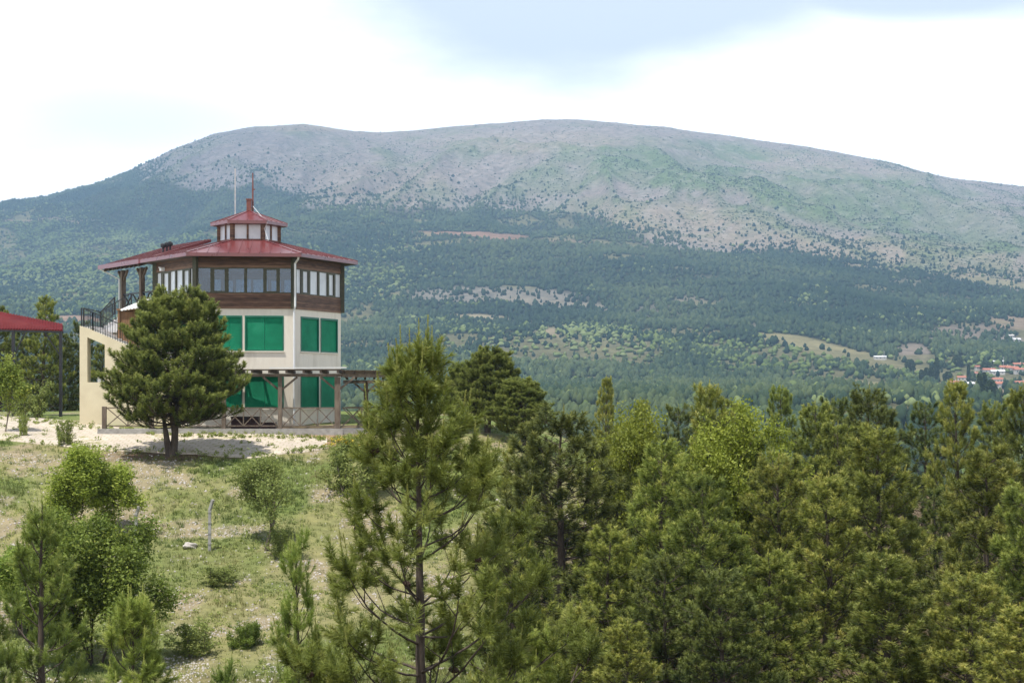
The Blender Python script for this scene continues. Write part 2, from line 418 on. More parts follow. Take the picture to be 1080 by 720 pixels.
# land cover of the far slopes, laid out on the hillside as a map (columns and rows seen from the lookout)
TL = np.array([(-900, 200), (0, 205), (60, 196), (135, 184), (160, 188), (205, 204), (240, 200), (262, 196), (300, 203), (345, 217), (400, 221), (480, 223), (560, 222), (610, 228), (660, 243), (700, 258), (760, 272), (820, 264), (880, 276), (960, 292), (1020, 301), (1080, 306), (2100, 330)], dtype=float)
CLEAR = [  # px, py, rx, ry, tilt, strength, colour, keep trees
    (500, 248, 62, 2.6, .05, 1, (.36, .22, .15), .0), (600, 253, 35, 2.0, .05, .8, (.33, .24, .17), .1),
    (520, 312, 100, 10, .02, .95, (.30, .27, .22), .22), (590, 322, 60, 5, .1, .9, (.33, .29, .22), .2), (505, 335, 40, 3.2, .03, 1, (.40, .34, .22), .05),
    (640, 362, 55, 13, .1, .85, (.30, .28, .15), .30), (570, 345, 45, 8, .0, .7, (.27, .26, .15), .35), (700, 325, 40, 8, .05, .6, (.26, .24, .18), .3), (735, 318, 22, 7, .1, .8, (.31, .27, .20), .2),
    (585, 352, 10, 4, .4, 1, (.42, .34, .22), .0), (640, 400, 22, 2.6, .0, 1, (.40, .33, .22), .05), (770, 390, 10, 2.5, 0, 1, (.36, .30, .2), .05),
    (870, 368, 72, 6.5, .20, 1, (.36, .32, .17), .06), (945, 386, 40, 5, .18, 1, (.38, .33, .19), .05), (905, 404, 45, 3.6, .12, 1, (.36, .32, .18), .05), (840, 402, 25, 3, .1, .8, (.32, .30, .15), .1),
    (965, 374, 18, 9, .05, 1, (.34, .28, .22), .08), (1015, 355, 45, 12, -.1, .85, (.33, .27, .21), .2), (1065, 340, 32, 8, .05, .95, (.38, .29, .2), .08), (1070, 360, 22, 5, .05, .9, (.40, .35, .30), .1),
    (1045, 408, 60, 20, .1, .95, (.27, .25, .14), .06), (1062, 412, 9, 6, .6, 1, (.42, .33, .24), 0), (990, 395, 40, 12, 0, .6, (.22, .22, .11), .2),
    (1050, 297, 40, 4.5, .12, .9, (.36, .32, .18), .1), (960, 300, 25, 4, .1, .6, (.30, .27, .18), .25), (70, 231, 40, 1.8, .0, .8, (.36, .28, .22), .1), (25, 233, 20, 2.0, 0, .8, (.36, .26, .2), .1),
    (75, 337, 40, 4, .0, 1, (.42, .28, .19), .0), (330, 247, 40, 5, .1, .4, (.25, .26, .15), .4), (800, 345, 30, 7, .1, .5, (.3, .27, .2), .3), (835, 320, 28, 5, .1, .5, (.29, .25, .17), .3),
]
BROAD = [(90, 272, 140, 38, .08, 1.0), (250, 258, 90, 10, .05, .6), (40, 225, 70, 12, 0, .35), (395, 300, 45, 24, 0, .5), (470, 345, 60, 14, 0, .45), (640, 362, 75, 20, .08, .9), (570, 375, 50, 14, 0, .5), (860, 385, 50, 16, .15, .75), (790, 375, 55, 12, .1, .55), (1000, 395, 60, 18, 0, .6), (150, 320, 130, 20, 0, .5), (425, 262, 40, 10, 0, .3), (920, 330, 60, 10, 0, .2)]
def ell(px, py, c):
    dx = px - c[0]; dy = py - c[1] - dx * c[4]
    return (dx / c[2]) ** 2 + (dy / c[3]) ** 2
def gully(x, y):
    r1 = np.abs(fbm(x / 420 + .25 * fbm(x / 900, y / 900, 2, 71), y / 1500, 4, 81)); r2 = np.abs(fbm(x / 230 - y / 900, y / 700, 3, 85))
    return np.clip(1 - smoothstep(.0, .10, r1), 0, 1) * .8 + .6 * (1 - smoothstep(.0, .09, r2))
def land(x, y, z):
    px = 540 + F * x / y; py = HZ - F * z / y
    wx = 14 * fbm(x / 160, y / 220, 4, 101); wy = 5.5 * fbm(x / 160 + 9, y / 220, 4, 111)
    qx = px + wx; qy = py + wy
    forest = smoothstep(-5, 7, qy - np.interp(qx, TL[:, 0], TL[:, 1]) + 13 * fbm(x / 170, y / 210, 4, 121))
    forest = np.where(y > 6480, 0.0, forest)
    base_f = np.array([.055, .062, .032])
    rock = np.array([.335, .285, .245]); green = np.array([.15, .225, .075]); beige = np.array([.42, .335, .225]); grey = np.array([.20, .185, .195])
    n = fbm(x / 300, y / 420, 5, 131); n2 = fbm(x / 70, y / 110, 4, 141)
    gmask = np.zeros_like(px)
    for c in [(700, 178, 120, 20, .1, 1), (585, 190, 70, 18, -.1, .7), (920, 215, 150, 32, .12, 1), (1010, 240, 100, 22, .1, .9), (480, 180, 40, 30, -.5, .4), (760, 160, 60, 12, .1, .8), (620, 220, 60, 14, 0, .5), (820, 250, 60, 14, 0, .45)]:
        gmask = np.maximum(gmask, c[5] * (1 - smoothstep(.3, 1.5, ell(px, py, c))))
    gmask = np.clip(gmask * .8 + .7 * n + .45 * n2 - .14, 0, 1)
    bmask = np.zeros_like(px)
    for c in [(740, 238, 150, 22, .12, .8), (940, 272, 170, 22, .08, 1), (860, 175, 120, 14, .12, .6), (560, 150, 120, 12, 0, .5), (430, 190, 60, 25, .2, .35), (330, 185, 70, 22, .3, .3), (320, 134, 60, 5, 0, .7)]:
        bmask = np.maximum(bmask, c[5] * (1 - smoothstep(.3, 1.5, ell(px, py, c))))
    bmask = np.clip(bmask + .4 * n2 - .1 * n, 0, 1)
    gl_ = gully(x, y); gmask = np.clip(gmask + .55 * gl_ * smoothstep(135, 165, py), 0, 1)
    gr = np.clip(smoothstep(400, 250, px) * .9 + .5 * n2 + .1, 0, 1)
    up = rock * (1 - gr[..., None] * .55) + grey * gr[..., None] * .55
    up = up * (1 - bmask[..., None] * .75) + beige * bmask[..., None] * .75
    up = up * (1 - gmask[..., None] * .85) + green * gmask[..., None] * .85
    sp = smoothstep(.15, .4, fbm(x / 22, y / 40, 3, 151))[..., None]
    up = up * (1 - .22 * sp) + np.array([.55, .51, .47]) * .22 * sp
    c = up * (1 - forest[..., None]) + base_f * forest[..., None]
    dens = .80 * forest + .0
    tl_ = qy - np.interp(qx, TL[:, 0], TL[:, 1]); near = np.exp(-np.maximum(-tl_, 0) / 16.)
    upd = np.clip(.06 + .36 * gl_ * smoothstep(140, 190, py) + .40 * near * (1 + fbm(x / 90, y / 120, 3, 163)) + .14 * fbm(x / 200, y / 260, 4, 161) + .16 * gmask * smoothstep(150, 260, py) + .10 * smoothstep(190, 260, py) - .07 * (1 - smoothstep(130, 170, py)), 0.02, .6)
    dens = np.where(forest < .5, upd, dens)
    for cl in CLEAR:
        t = cl[5] * (1 - smoothstep(.55, 1.25, ell(qx, qy, cl)))
        c = c * (1 - t[..., None]) + np.array(cl[6]) * t[..., None]
        dens = dens * (1 - t * (1 - cl[7]))
    bl = np.zeros_like(px)
    for b_ in BROAD:
        bl = np.maximum(bl, b_[5] * (1 - smoothstep(.4, 1.5, ell(qx, qy, b_))))
    bl = np.clip(bl + .5 * fbm(x / 120, y / 150, 3, 171) + .16 * smoothstep(2900, 1900, y) - .06, 0, 1)
    # glades inside the forest
    low = smoothstep(2900, 1900, y)
    gl = smoothstep(.30 - .10 * low, .50 - .08 * low, fbm(x / 110, y / 150, 4, 181) + .22 * bl + .12 * low)
    c = c * (1 - .75 * gl[..., None] * forest[..., None]) + np.array([.27, .25, .13]) * .75 * gl[..., None] * forest[..., None]
    dens = dens * (1 - .75 * gl * forest)
    return c, dens, bl, forest, near

def hill_mat():
    m, nt, b = nodes('hillside_cover')
    at = N(nt, 'ShaderNodeAttribute', attribute_name='cover')
    tc = N(nt, 'ShaderNodeTexCoord')
    n1 = N(nt, 'ShaderNodeTexNoise', i_Scale=.05, i_Detail=9, i_Roughness=.75); nt.links.new(tc.outputs['Object'], n1.inputs['Vector'])
    v = ramp(nt, n1.outputs[0], [(.28, (.42, .46, .44)), (.5, (1, 1, 1)), (.72, (1.5, 1.44, 1.4))])
    nt.links.new(mix(nt, .85, at.outputs['Color'], mix(nt, 1.0, at.outputs['Color'], v.outputs[0], 'MULTIPLY')), b.inputs['Base Color'])
    b.inputs['Roughness'].default_value = 1; b.inputs['Specular IOR Level'].default_value = 0
    bp = N(nt, 'ShaderNodeBump', i_Strength=.9, i_Distance=20); nt.links.new(n1.outputs[0], bp.inputs['Height']); nt.links.new(bp.outputs[0], b.inputs['Normal'])
    return m
cg, _, _, _, _ = land(Xg, Yg, Zg)
hills = link(bpy.data.objects.new('hills', grid_mesh('hills', Xg, Yg, Zg, hill_mat(), {'cover': cg.reshape(-1, 3)})))
tag(hills, kind='structure')

# far woods: every crown is a small faceted dome standing on the slope
def far_trees():
    rng = np.random.default_rng(5)
    out = {'pine': [], 'broad': [], 'shrub': []}
    zones = [(560, 1000, 6.0), (1000, 1900, 4.7), (1900, 3000, 5.8), (3000, 4700, 7.0), (4700, 6550, 6.4)]
    for d0, d1, sp in zones:
        area = .5 * (d1 ** 2 - d0 ** 2) * (1200 / F)
        n = int(area / sp ** 2)
        y = np.sqrt(rng.uniform(d0 ** 2, d1 ** 2, n)); px = rng.uniform(-60, 1140, n); x = (px - 540) / F * y
        z = far_z(x, y); c, de, bl, fo, nr = land(x, y, z)
        py = HZ - F * z / y
        keep = (rng.uniform(0, 1, n) < de) & (py < 545)
        x, y, z, bl, fo, px, nr = x[keep], y[keep], z[keep], bl[keep], fo[keep], px[keep], nr[keep]
        fo = np.where((fo <= .4) & (rng.uniform(0, 1, len(x)) < nr * .75), .5, fo)
        isb = (rng.uniform(0, 1, len(x)) < bl * .8) & (fo > .4)
        isf = (fo > .4) & ~isb
        iss = fo <= .4
        for k, msk in (('pine', isf), ('broad', isb), ('shrub', iss)):
            out[k].append(np.stack([x[msk], y[msk], z[msk], np.full(msk.sum(), sp)], 1))
    return {k: np.concatenate(v) for k, v in out.items()}
def dome_mesh(name, pts, wr, hr, rings, nseg, mat, blobs=1, seed=1, tone=(0, 1)):
    rng = np.random.default_rng(seed)
    n = len(pts)
    sz_ = np.clip(rng.lognormal(0, .30, n), .5, 1.6); w = rng.uniform(*wr, n) * (.75 + .09 * pts[:, 3]) * sz_; h = rng.uniform(*hr, n) * sz_ ** .7
    tint = np.clip(.5 + .75 * fbm(pts[:, 0] / 260, pts[:, 1] / 330, 4, 400 + seed) + rng.normal(0, .17, n), 0, 1)
    nr = len(rings)
    V = np.zeros((n, nr * nseg + 1, 3)); ph = rng.uniform(0, 6.28, n)
    for ri, (rz, rr) in enumerate(rings):
        for k in range(nseg):
            a = ph + 2 * math.pi * k / nseg + ri * .5
            j = rng.uniform(.72, 1.28, n)
            V[:, ri * nseg + k, 0] = pts[:, 0] + np.cos(a) * w * rr * j
            V[:, ri * nseg + k, 1] = pts[:, 1] + np.sin(a) * w * rr * j
            V[:, ri * nseg + k, 2] = pts[:, 2] + h * (rz + rng.uniform(-.06, .06, n))
    V[:, -1, 0] = pts[:, 0]; V[:, -1, 1] = pts[:, 1]; V[:, -1, 2] = pts[:, 2] + h
    fl = []; ct = []
    for ri in range(nr - 1):
        for k in range(nseg):
            a, b_ = ri * nseg + k, ri * nseg + (k + 1) % nseg
            fl += [a, b_, b_ + nseg, a + nseg]; ct.append(4)
    for k in range(nseg):
        fl += [(nr - 1) * nseg + k, (nr - 1) * nseg + (k + 1) % nseg, nr * nseg]; ct.append(3)
    nv = nr * nseg + 1
    FL = (np.array(fl)[None, :] + (np.arange(n) * nv)[:, None]).ravel()
    CT = np.tile(np.array(ct), n)
    return np_mesh(name, V.reshape(-1, 3), FL, CT, mat, {'tint': np.repeat(tint, nv)})
def far_leaf(name, a, b_, c):
    m, nt, bs = nodes(name)
    at = N(nt, 'ShaderNodeAttribute', attribute_name='tint')
    r = ramp(nt, at.outputs['Fac'], [(0, a), (.5, b_), (1, c)])
    nt.links.new(r.outputs[0], bs.inputs['Base Color']); bs.inputs['Roughness'].default_value = 1; bs.inputs['Specular IOR Level'].default_value = 0
    return m
FT = far_trees()
for nm, key, wr, hr, mt, sd in (('distant_pine_wood', 'pine', (1.4, 2.7), (3.8, 8.0), far_leaf('far_pine', (.022, .040, .024), (.044, .068, .034), (.09, .115, .05)), 2),
                                ('distant_broadleaf_wood', 'broad', (1.6, 3.3), (3.0, 6.0), far_leaf('far_broadleaf', (.085, .12, .035), (.14, .18, .06), (.20, .235, .10)), 3),
                                ('mountain_scrub', 'shrub', (.7, 2.0), (1.0, 2.4), far_leaf('far_scrub', (.05, .07, .04), (.09, .11, .06), (.14, .165, .08)), 4)):
    o = link(bpy.data.objects.new(nm, dome_mesh(nm, FT[key], wr, hr, [(-.05, .55), (.22, 1.0), (.62, .78), (.88, .35)], 6, mt, seed=sd)))
    tag(o, kind='stuff')
print('far trees', {k: len(v) for k, v in FT.items()})
#PART2
# ------------------------------------------------------------------ lookout building
HC = Vector((-14.09, 94.0, 0)); HR = .0968; HS = 4.89
def corner(k, s, z=0.0):
    a = math.pi + HR + k * math.pi / 3
    return Vector((HC.x + s * math.cos(a), HC.y + s * math.sin(a), z))
def face_m(k, s):
    a, b = corner(k, s), corner(k + 1, s)
    u = (b - a).normalized(); w = Vector((u.y, -u.x, 0))
    m = Matrix((u, w, Vector((0, 0, 1)))).transposed().to_4x4(); m.translation = a
    return m
def part(mb, name, mat, root, parent=None, smooth=False):
    base = root.location
    mb.v = [(v[0] - base.x, v[1] - base.y, v[2] - base.z) for v in mb.v]
    return mb.build(name, mat, parent or root, smooth)
def wall_boxes(mb, m, L, z0, z1, ops, t, mit=.0):
    """a wall of length L with openings [(u0,u1,a,b)] of one storey"""
    u = 0.0
    for (a, b, c, d) in sorted(ops):
        if a > u: mb.box(u, a, -t, 0, z0, z1, m)
        if c > z0: mb.box(a, b, -t, 0, z0, c, m)
        if d < z1: mb.box(a, b, -t, 0, d, z1, m)
        u = b
    if u < L: mb.box(u, L, -t, 0, z0, z1, m)

root = tag(empty('lookout_building', (HC.x, HC.y, -1.45)), 'three storey hexagonal lookout building with cream walls, timber top floor and red metal roof', 'building')
ZF, ZM, ZT = -1.45, 4.62, 7.25
SH2 = {1: [(.19, .475), (.50, .905)], 2: [(.155, .53), (.565, .93)], 0: [(.15, .5), (.55, .9)]}
walls = MB(); shut = []
for k in range(6):
    m = face_m(k, HS); L = HS
    o2 = [(a * L, b * L, 2.43, 4.24) for a, b in SH2.get(k, [])]
    o1 = [(a * L, b * L, -.52, 1.24) for a, b in SH2.get(k, [])]
    wall_boxes(walls, m, L, ZF, 1.6, o1, .25); wall_boxes(walls, m, L, 1.6, ZM, o2, .25)
    for o in o2 + o1: shut.append((m, o))
walls.slab([corner(k, HS - .3, 4.4) for k in range(6)], (0, 0, .1))
part(walls, 'wall', M['cream'], root)
for m, (a, b, c, d) in shut:
    fr = MB(); w = .07
    fr.box(a + .002, a + w, -.16, .03, c + .002, d - .002, m); fr.box(b - w, b - .002, -.16, .03, c + .002, d - .002, m)
    fr.box(a + w, b - w, -.16, .028, d - w - .03, d - .002, m); fr.box(a + w, b - w, -.16, .028, c + .002, c + w, m)
    s = part(fr, 'shutter', M['shutter_frame'], root)
    pn = MB(); mid = (a + b) / 2 + .02
    pn.box(a + w, mid - .006, -.10, -.045, c + w, d - w - .03, m); pn.box(mid + .006, b - w, -.10, -.057, c + w, d - w - .03, m)
    part(pn, 'shutter_panel', M['shutter'], root, s)
    sl = MB(); sl.box(a - .05, b + .05, -.02, .07, c - .06, c - .003, m); part(sl, 'sill', M['cream'], root, s)
# timber storey
WO = HS + .06
clad = MB(); ZW0, ZW1 = 5.38, 6.69
for k in range(6):
    m = face_m(k, WO)
    wall_boxes(clad, m, WO, ZM - .03, ZT, [(.12, WO - .12, ZW0, ZW1)], .14)
part(clad, 'timber_cladding', M['clad'], root)
fl = MB(); fl.slab([corner(k, WO - .18, 4.58) for k in range(6)], (0, 0, .12)); part(fl, 'upper_floor', M['interior'], root)
ce = MB(); ce.slab([corner(k, WO - .18, 7.05) for k in range(6)], (0, 0, .1)); part(ce, 'ceiling', M['interior'], root)
for k in range(6):
    c = corner(k, WO + .03); cp = MB(); cp.box(-.11, .11, -.11, .11, ZM - .02, ZT - .02, Matrix.Translation(c) @ Matrix.Rotation(HR + k * math.pi / 3, 4, 'Z'))
    part(cp, 'corner_post', M['frame'], root)
FRONT = [(.025, .15), (.19, .295), (.335, .495), (.525, .69), (.725, .825), (.86, .975)]
LEFT = [(.04, .15), (.21, .33), (.37, .50), (.53, .68), (.71, .83), (.87, .975)]
for k in range(6):
    m = face_m(k, WO); fr_ = LEFT if k == 0 else FRONT
    edges = [.0245] + [(fr_[i][1] + fr_[i + 1][0]) / 2 for i in range(5)] + [1 - .0245]
    for i, (a, b) in enumerate(fr_):
        e0, e1 = edges[i] * WO + .002, edges[i + 1] * WO - .002; a *= WO; b *= WO
        f = MB(); f.box(e0, a, -.12, .015, ZW0 + .002, ZW1 - .002, m); f.box(b, e1, -.12, .015, ZW0 + .002, ZW1 - .002, m)
        op = .11 if i in (1, 4) else .05
        f.box(a, b, -.12, .012, ZW1 - op, ZW1 - .002, m); f.box(a, b, -.12, .012, ZW0 + .002, ZW0 + op, m)
        w = part(f, 'window', M['frame'], root)
        p = MB(); p.box(a + .001, b - .001, -.07, -.055, ZW0 + op + .001, ZW1 - op - .001, m)
        part(p, 'pane', M['glass_sky'] if k in (0, 2) else M['glass_rear'] if k > 2 else M['glass'], root, w)
# main roof
SE, ST, ZE, ZTOP = 5.80, 1.55, 7.38, 8.36
rf = MB()
e0 = [corner(k, SE, 7.20) for k in range(6)]; e1 = [corner(k, SE, ZE) for k in range(6)]; t1 = [corner(k, ST, ZTOP) for k in range(6)]
rf.add(e0 + e1 + t1, [(i, (i + 1) % 6, 6 + (i + 1) % 6, 6 + i) for i in range(6)] + [(6 + i, 6 + (i + 1) % 6, 12 + (i + 1) % 6, 12 + i) for i in range(6)] + [tuple(range(12, 18))])
for k in range(6):
    rf.bar(e1[k] + Vector((0, 0, .012)), t1[k] + Vector((0, 0, .012)), .14, .05)
    a, b = e1[k], e1[(k + 1) % 6]; c, d = t1[k], t1[(k + 1) % 6]
    ux = (b - a).normalized(); Lb = (b - a).length; Lt = (d - c).length; off = (Lb - Lt) / 2
    for j in range(1, 11):
        s = j * Lb / 11
        if s < off: tt = s / off
        elif s > Lb - off: tt = (Lb - s) / off
        else: tt = 1
        base = a + ux * s; inw = ((c + d) / 2 - (a + b) / 2)
        rf.bar(base + Vector((0, 0, .012)), base + inw * tt + Vector((0, 0, .012)), .035, .04)
part(rf, 'roof', M['roof'], root)
so = MB(); so.add([corner(k, SE - .03, 7.215) for k in range(6)] + [corner(k, WO - .2, 7.215) for k in range(6)], [(i, (i + 1) % 6, 6 + (i + 1) % 6, 6 + i) for i in range(6)])
part(so, 'soffit', M['timber_dark'], root)
# cupola
CW = 1.62
cu = MB()
for k in range(6):
    m = face_m(k, CW); cu.box(.0, CW, -.1, 0, 8.2, 8.42, m); cu.box(0, CW, -.1, 0, 9.18, 9.28, m)
cpl = part(cu, 'cupola', M['rust'], root)
for k in range(6):
    m = face_m(k, CW)
    ps = MB(); ps.box(CW / 2 - .05, CW / 2 + .05, -.1, .01, 8.42, 9.18, m); part(ps, 'cupola_post', M['clad'], root, cpl)
    c = corner(k, CW - .03); ps = MB(); ps.box(-.10, .10, -.10, .10, 8.25, 9.20, Matrix.Translation(c) @ Matrix.Rotation(HR + k * math.pi / 3, 4, 'Z')); part(ps, 'cupola_post', M['clad'], root, cpl)
    for a, b in ((.11, CW / 2 - .05), (CW / 2 + .05, CW - .11)):
        p = MB(); p.box(a, b, -.06, -.045, 8.42, 9.18, m); part(p, 'cupola_window', M['glass_sky'], root, cpl)
cr = MB(); SC = 2.05
e0 = [corner(k, SC, 9.20) for k in range(6)]; e1 = [corner(k, SC, 9.36) for k in range(6)]; t1 = [corner(k, .13, 10.02) for k in range(6)]
cr.add(e0 + e1 + t1, [(i, (i + 1) % 6, 6 + (i + 1) % 6, 6 + i) for i in range(6)] + [(6 + i, 6 + (i + 1) % 6, 12 + (i + 1) % 6, 12 + i) for i in range(6)] + [tuple(range(12, 18)), tuple(range(6))[::-1]])
for k in range(6):
    cr.bar(e1[k] + Vector((0, 0, .01)), t1[k] + Vector((0, 0, .01)), .10, .04)
    for j in (1, 2, 3):
        a = e1[k].lerp(e1[(k + 1) % 6], j / 4); tt = 1 - abs(j - 2) * .45
        cr.bar(a + Vector((0, 0, .01)), a.lerp((t1[k] + t1[(k + 1) % 6]) / 2, .95) if j == 2 else a.lerp(a + ((t1[k] + t1[(k + 1) % 6]) / 2 - (e1[k] + e1[(k + 1) % 6]) / 2), .5), .03, .035)
part(cr, 'cupola_roof', M['roof'], root)
ch = MB(); ch.box(-.12, .12, -.12, .12, 9.9, 10.62, Matrix.Translation(HC)); ch.box(-.15, .15, -.15, .15, 10.622, 10.68, Matrix.Translation(HC)); part(ch, 'chimney', M['rust'], root)
an = MB(); an.tube([HC + Vector((.17, .2, 9.7)), HC + Vector((.17, .2, 11.0)), HC + Vector((.17, .2, 12.1))], [.05, .045, .03], 8)
an.tube([HC + Vector((.17, .2, 11.2)), HC + Vector((.29, .2, 11.22))], .035, 6); part(an, 'antenna_rod', M['rust'], root)
lm = MB(); q = P(248, 300, 95.9)
for dx, dy in ((-.04, 0), (.04, 0), (0, .07)): lm.tube([(q.x + dx, q.y + dy, 8.1), (q.x + dx * .5, q.y + dy * .5, 12.55)], .011, 5)
for j in range(13):
    z = 8.4 + j * .32; s = 1 if j % 2 else -1
    lm.bar((q.x - .035 * s, q.y, z), (q.x + .035 * s, q.y, z + .3), .012); lm.bar((q.x + .035 * s, q.y, z), (q.x, q.y + .05, z + .3), .012)
part(lm, 'lattice_mast', M['mast'], root)
cb = MB(); cb.tube([HC + Vector((.2, .0, 10.3)), corner(2, 2.08, 9.2), corner(2, 1.75, 8.95), corner(2, 2.2, 8.3)], .012, 5); part(cb, 'cable', M['white'], root)
dp = MB(); c = corner(2, WO + .18); dp.tube([corner(2, SE - .3, 7.25), corner(2, SE - .35, 7.1), (c.x, c.y, 6.9), (c.x, c.y, 4.7), (corner(2, HS + .12).x, corner(2, HS + .12).y, 4.5), (corner(2, HS + .12).x, corner(2, HS + .12).y, -1.3)], .055, 8)
part(dp, 'downpipe', M['white'], root)
# terrace on the rear left side, roofed by a continuation of the roof
dr = (corner(0, 1) - corner(1, 1)).normalized(); nn = Vector((dr.y, -dr.x, 0)); nn = nn if nn.y > 0 else -nn
E0 = corner(0, SE, 7.30)
tr = MB(); sl = .315
pl = [E0 - dr * .0, E0 + dr * 5.6, E0 + dr * 5.6 + nn * 4.3 + Vector((0, 0, 4.3 * sl)), E0 + dr * .2 + nn * 4.3 + Vector((0, 0, 4.3 * sl))]
tr.slab([p + Vector((0, 0, -.10)) for p in pl], (0, 0, .16))
for j in range(1, 13):
    a = E0 + dr * (.45 * j); tr.bar(a + Vector((0, 0, .075)), a + nn * 4.3 + Vector((0, 0, 4.3 * sl + .075)), .035, .04)
tr.bar(pl[1] + Vector((0, 0, .0)), pl[0], .06, .24)
part(tr, 'terrace_roof', M['roof'], root)
tj = MB()
for j in range(9):
    a = E0 + dr * (.35 + .58 * j) + Vector((0, 0, -.19)); tj.bar(a + nn * .1, a + nn * 4.2 + Vector((0, 0, 4.1 * sl)), .09, .14)
part(tj, 'roof_joist', M['timber_dark'], root)
c0 = corner(0, HS, 4.42)
dk = MB(); dk.slab([c0, c0 + dr * 4.95, c0 + dr * 4.95 + nn * 3.9, corner(5, HS, 4.42)], (0, 0, .2)); part(dk, 'terrace_deck', M['cream'], root)
pp = MB(); pp.slab([c0 + dr * 4.0 + Vector((0, 0, .203)) - nn * .05, c0 + dr * 5.0 + Vector((0, 0, .203)) - nn * .05, c0 + dr * 5.0 + nn * .2 + Vector((0, 0, .203)), c0 + dr * 4.0 + nn * .2 + Vector((0, 0, .203))], (0, 0, .32)); part(pp, 'parapet', M['step_white'], root)
for t, n_ in ((4.72, .12), (2.15, .12), (4.72, 3.6), (2.15, 3.6)):
    b = c0 + dr * t + nn * n_; o = MB(); zt = 7.10 + max(0, n_ - .5) * sl
    o.box(-.12, .12, -.12, .12, 4.62 + (.325 if t > 4 and n_ < 1 else 0), zt, Matrix.Translation((b.x, b.y, 0)) @ Matrix.Rotation(HR + .5, 4, 'Z'))
    for s in (-1, 1): o.bar(Vector((b.x, b.y, zt - .65)), Vector((b.x, b.y, zt - .02)) + dr * .62 * s, .11, .11)
    part(o, 'terrace_post', M['timber'], root)
gp = MB(); gp.tube([E0 + dr * 5.3 + Vector((0, 0, -.1)), c0 + dr * 4.98 + Vector((0, 0, 2.2)), c0 + dr * 4.98 + Vector((0, 0, -1.2))], .045, 6); part(gp, 'terrace_downpipe', M['white'], root)
rl = MB(); za = Vector((0, 0, .32)); zb = Vector((0, 0, 1.32))
def xpanel(mb, a, b, z0, z1, n, w=.045, vert=True):
    a = Vector((a[0], a[1], 0)); b = Vector((b[0], b[1], 0)); 
    mb.bar(a + Vector((0, 0, z0)), b + Vector((0, 0, z0)), w); mb.bar(a + Vector((0, 0, z1)), b + Vector((0, 0, z1)), w * 1.15)
    for i in range(n):
        p, q = a.lerp(b, i / n), a.lerp(b, (i + 1) / n)
        mb.bar(p + Vector((0, 0, z0)), q + Vector((0, 0, z1)), w * .9); mb.bar(p + Vector((0, 0, z1)), q + Vector((0, 0, z0)), w * .9)
        if vert and i: mb.bar(p + Vector((0, 0, z0)), p + Vector((0, 0, z1)), w)
xpanel(rl, c0 + dr * 4.6 + nn * .12, c0 + dr * 2.25 + nn * .12, 4.85, 5.75, 2, .07, False); xpanel(rl, c0 + dr * 2.05 + nn * .12, c0 + dr * .15 + nn * .12, 4.85, 5.75, 2, .07, False)
def rail(mb, a, b, n, h=.95, w=.022):
    a, b = Vector(a), Vector(b); up = Vector((0, 0, h))
    mb.bar(a + up, b + up, .04); mb.bar(a + up * .12, b + up * .12, .025)
    for i in range(n + 1):
        p = a.lerp(b, i / n); mb.bar(p, p + up, w if i not in (0, n) else .06)
q1 = c0 + dr * 4.8 + nn * 3.75 + Vector((0, 0, .2)); q2 = corner(5, HS + .1, 4.62); rail(rl, q1, q2, 18); rail(rl, c0 + dr * 4.85 + nn * 1.5 + Vector((0, 0, .2)), q1, 12)
part(rl, 'terrace_railing', M['black_metal'], root)
# stair tower
def W(px, py, d): p = P(px, py, d); return (p.x, p.y, p.z)
D0 = 91.0
st = MB(); tk = (0, .28, 0); g0 = 449
st.slab([W(84, g0, D0), W(92, g0, D0), W(92, 346, D0), W(84, 343.5, D0)], tk)
st.slab([W(92, g0, D0), W(110.5, g0, D0), W(110.5, 403, D0), W(92, 403, D0)], tk)
st.slab([W(92, 355.5, D0), W(110.5, 363.5, D0), W(110.5, 354, D0), W(92, 346, D0)], tk)
st.slab([W(110.5, g0, D0), W(190, g0, D0), W(190, 388, D0), W(110.5, 354, D0)], tk)
st.box(W(84, 0, D0)[0], W(84, 0, D0)[0] + .28, 91.283, 92.2, -1.5, 3.60)
sw = part(st, 'stair_wall', M['cream_yellow'], root)
ld = MB(); xl = W(83.5, 0, D0)[0]; ld.box(xl, W(98, 0, D0)[0], 91.285, 95.35, 3.603, 3.75)
x0 = W(98, 0, D0)[0]
for i in range(6): ld.box(x0 + .24 * i, x0 + .24 * (i + 1) - .002 + (.6 if i == 5 else 0), 93.3, 95.2, 3.3 + .10 * i, 3.75 + .15 * (i + 1))
for i in range(16): ld.box(x0 + .26 * i, x0 + .26 * (i + 1) - .002, 91.29, 93.1, 3.25 - .125 * (i + 1) - i * .02, 3.75 - .125 * (i + 1))
part(ld, 'stair', M['step_white'], root); ld = MB()
for i in range(10): ld.box(x0 - .3 + .27 * i, x0 - .3 + .27 * (i + 1) - .002, 93.3, 94.9, -1.5, 1.2 - .2 * i)
part(ld, 'stair', M['step_white'], root)
sr = MB()
rail(sr, W(86, 344, D0 + .14), W(98, 348.5, D0 + .14), 5); rail(sr, W(98, 348.8, D0 + .14), W(150, 371, D0 + .14), 20)
rail(sr, (xl + .12, 91.45, 3.75), (xl + .12, 95.2, 3.75), 14); rail(sr, (xl + .12, 95.25, 3.75), W(121, 331.5, 95.6), 16); rail(sr, (x0, 93.25, 3.75), (x0 + 1.5, 93.25, 4.62), 9)
part(sr, 'stair_railing', M['black_metal'], root)
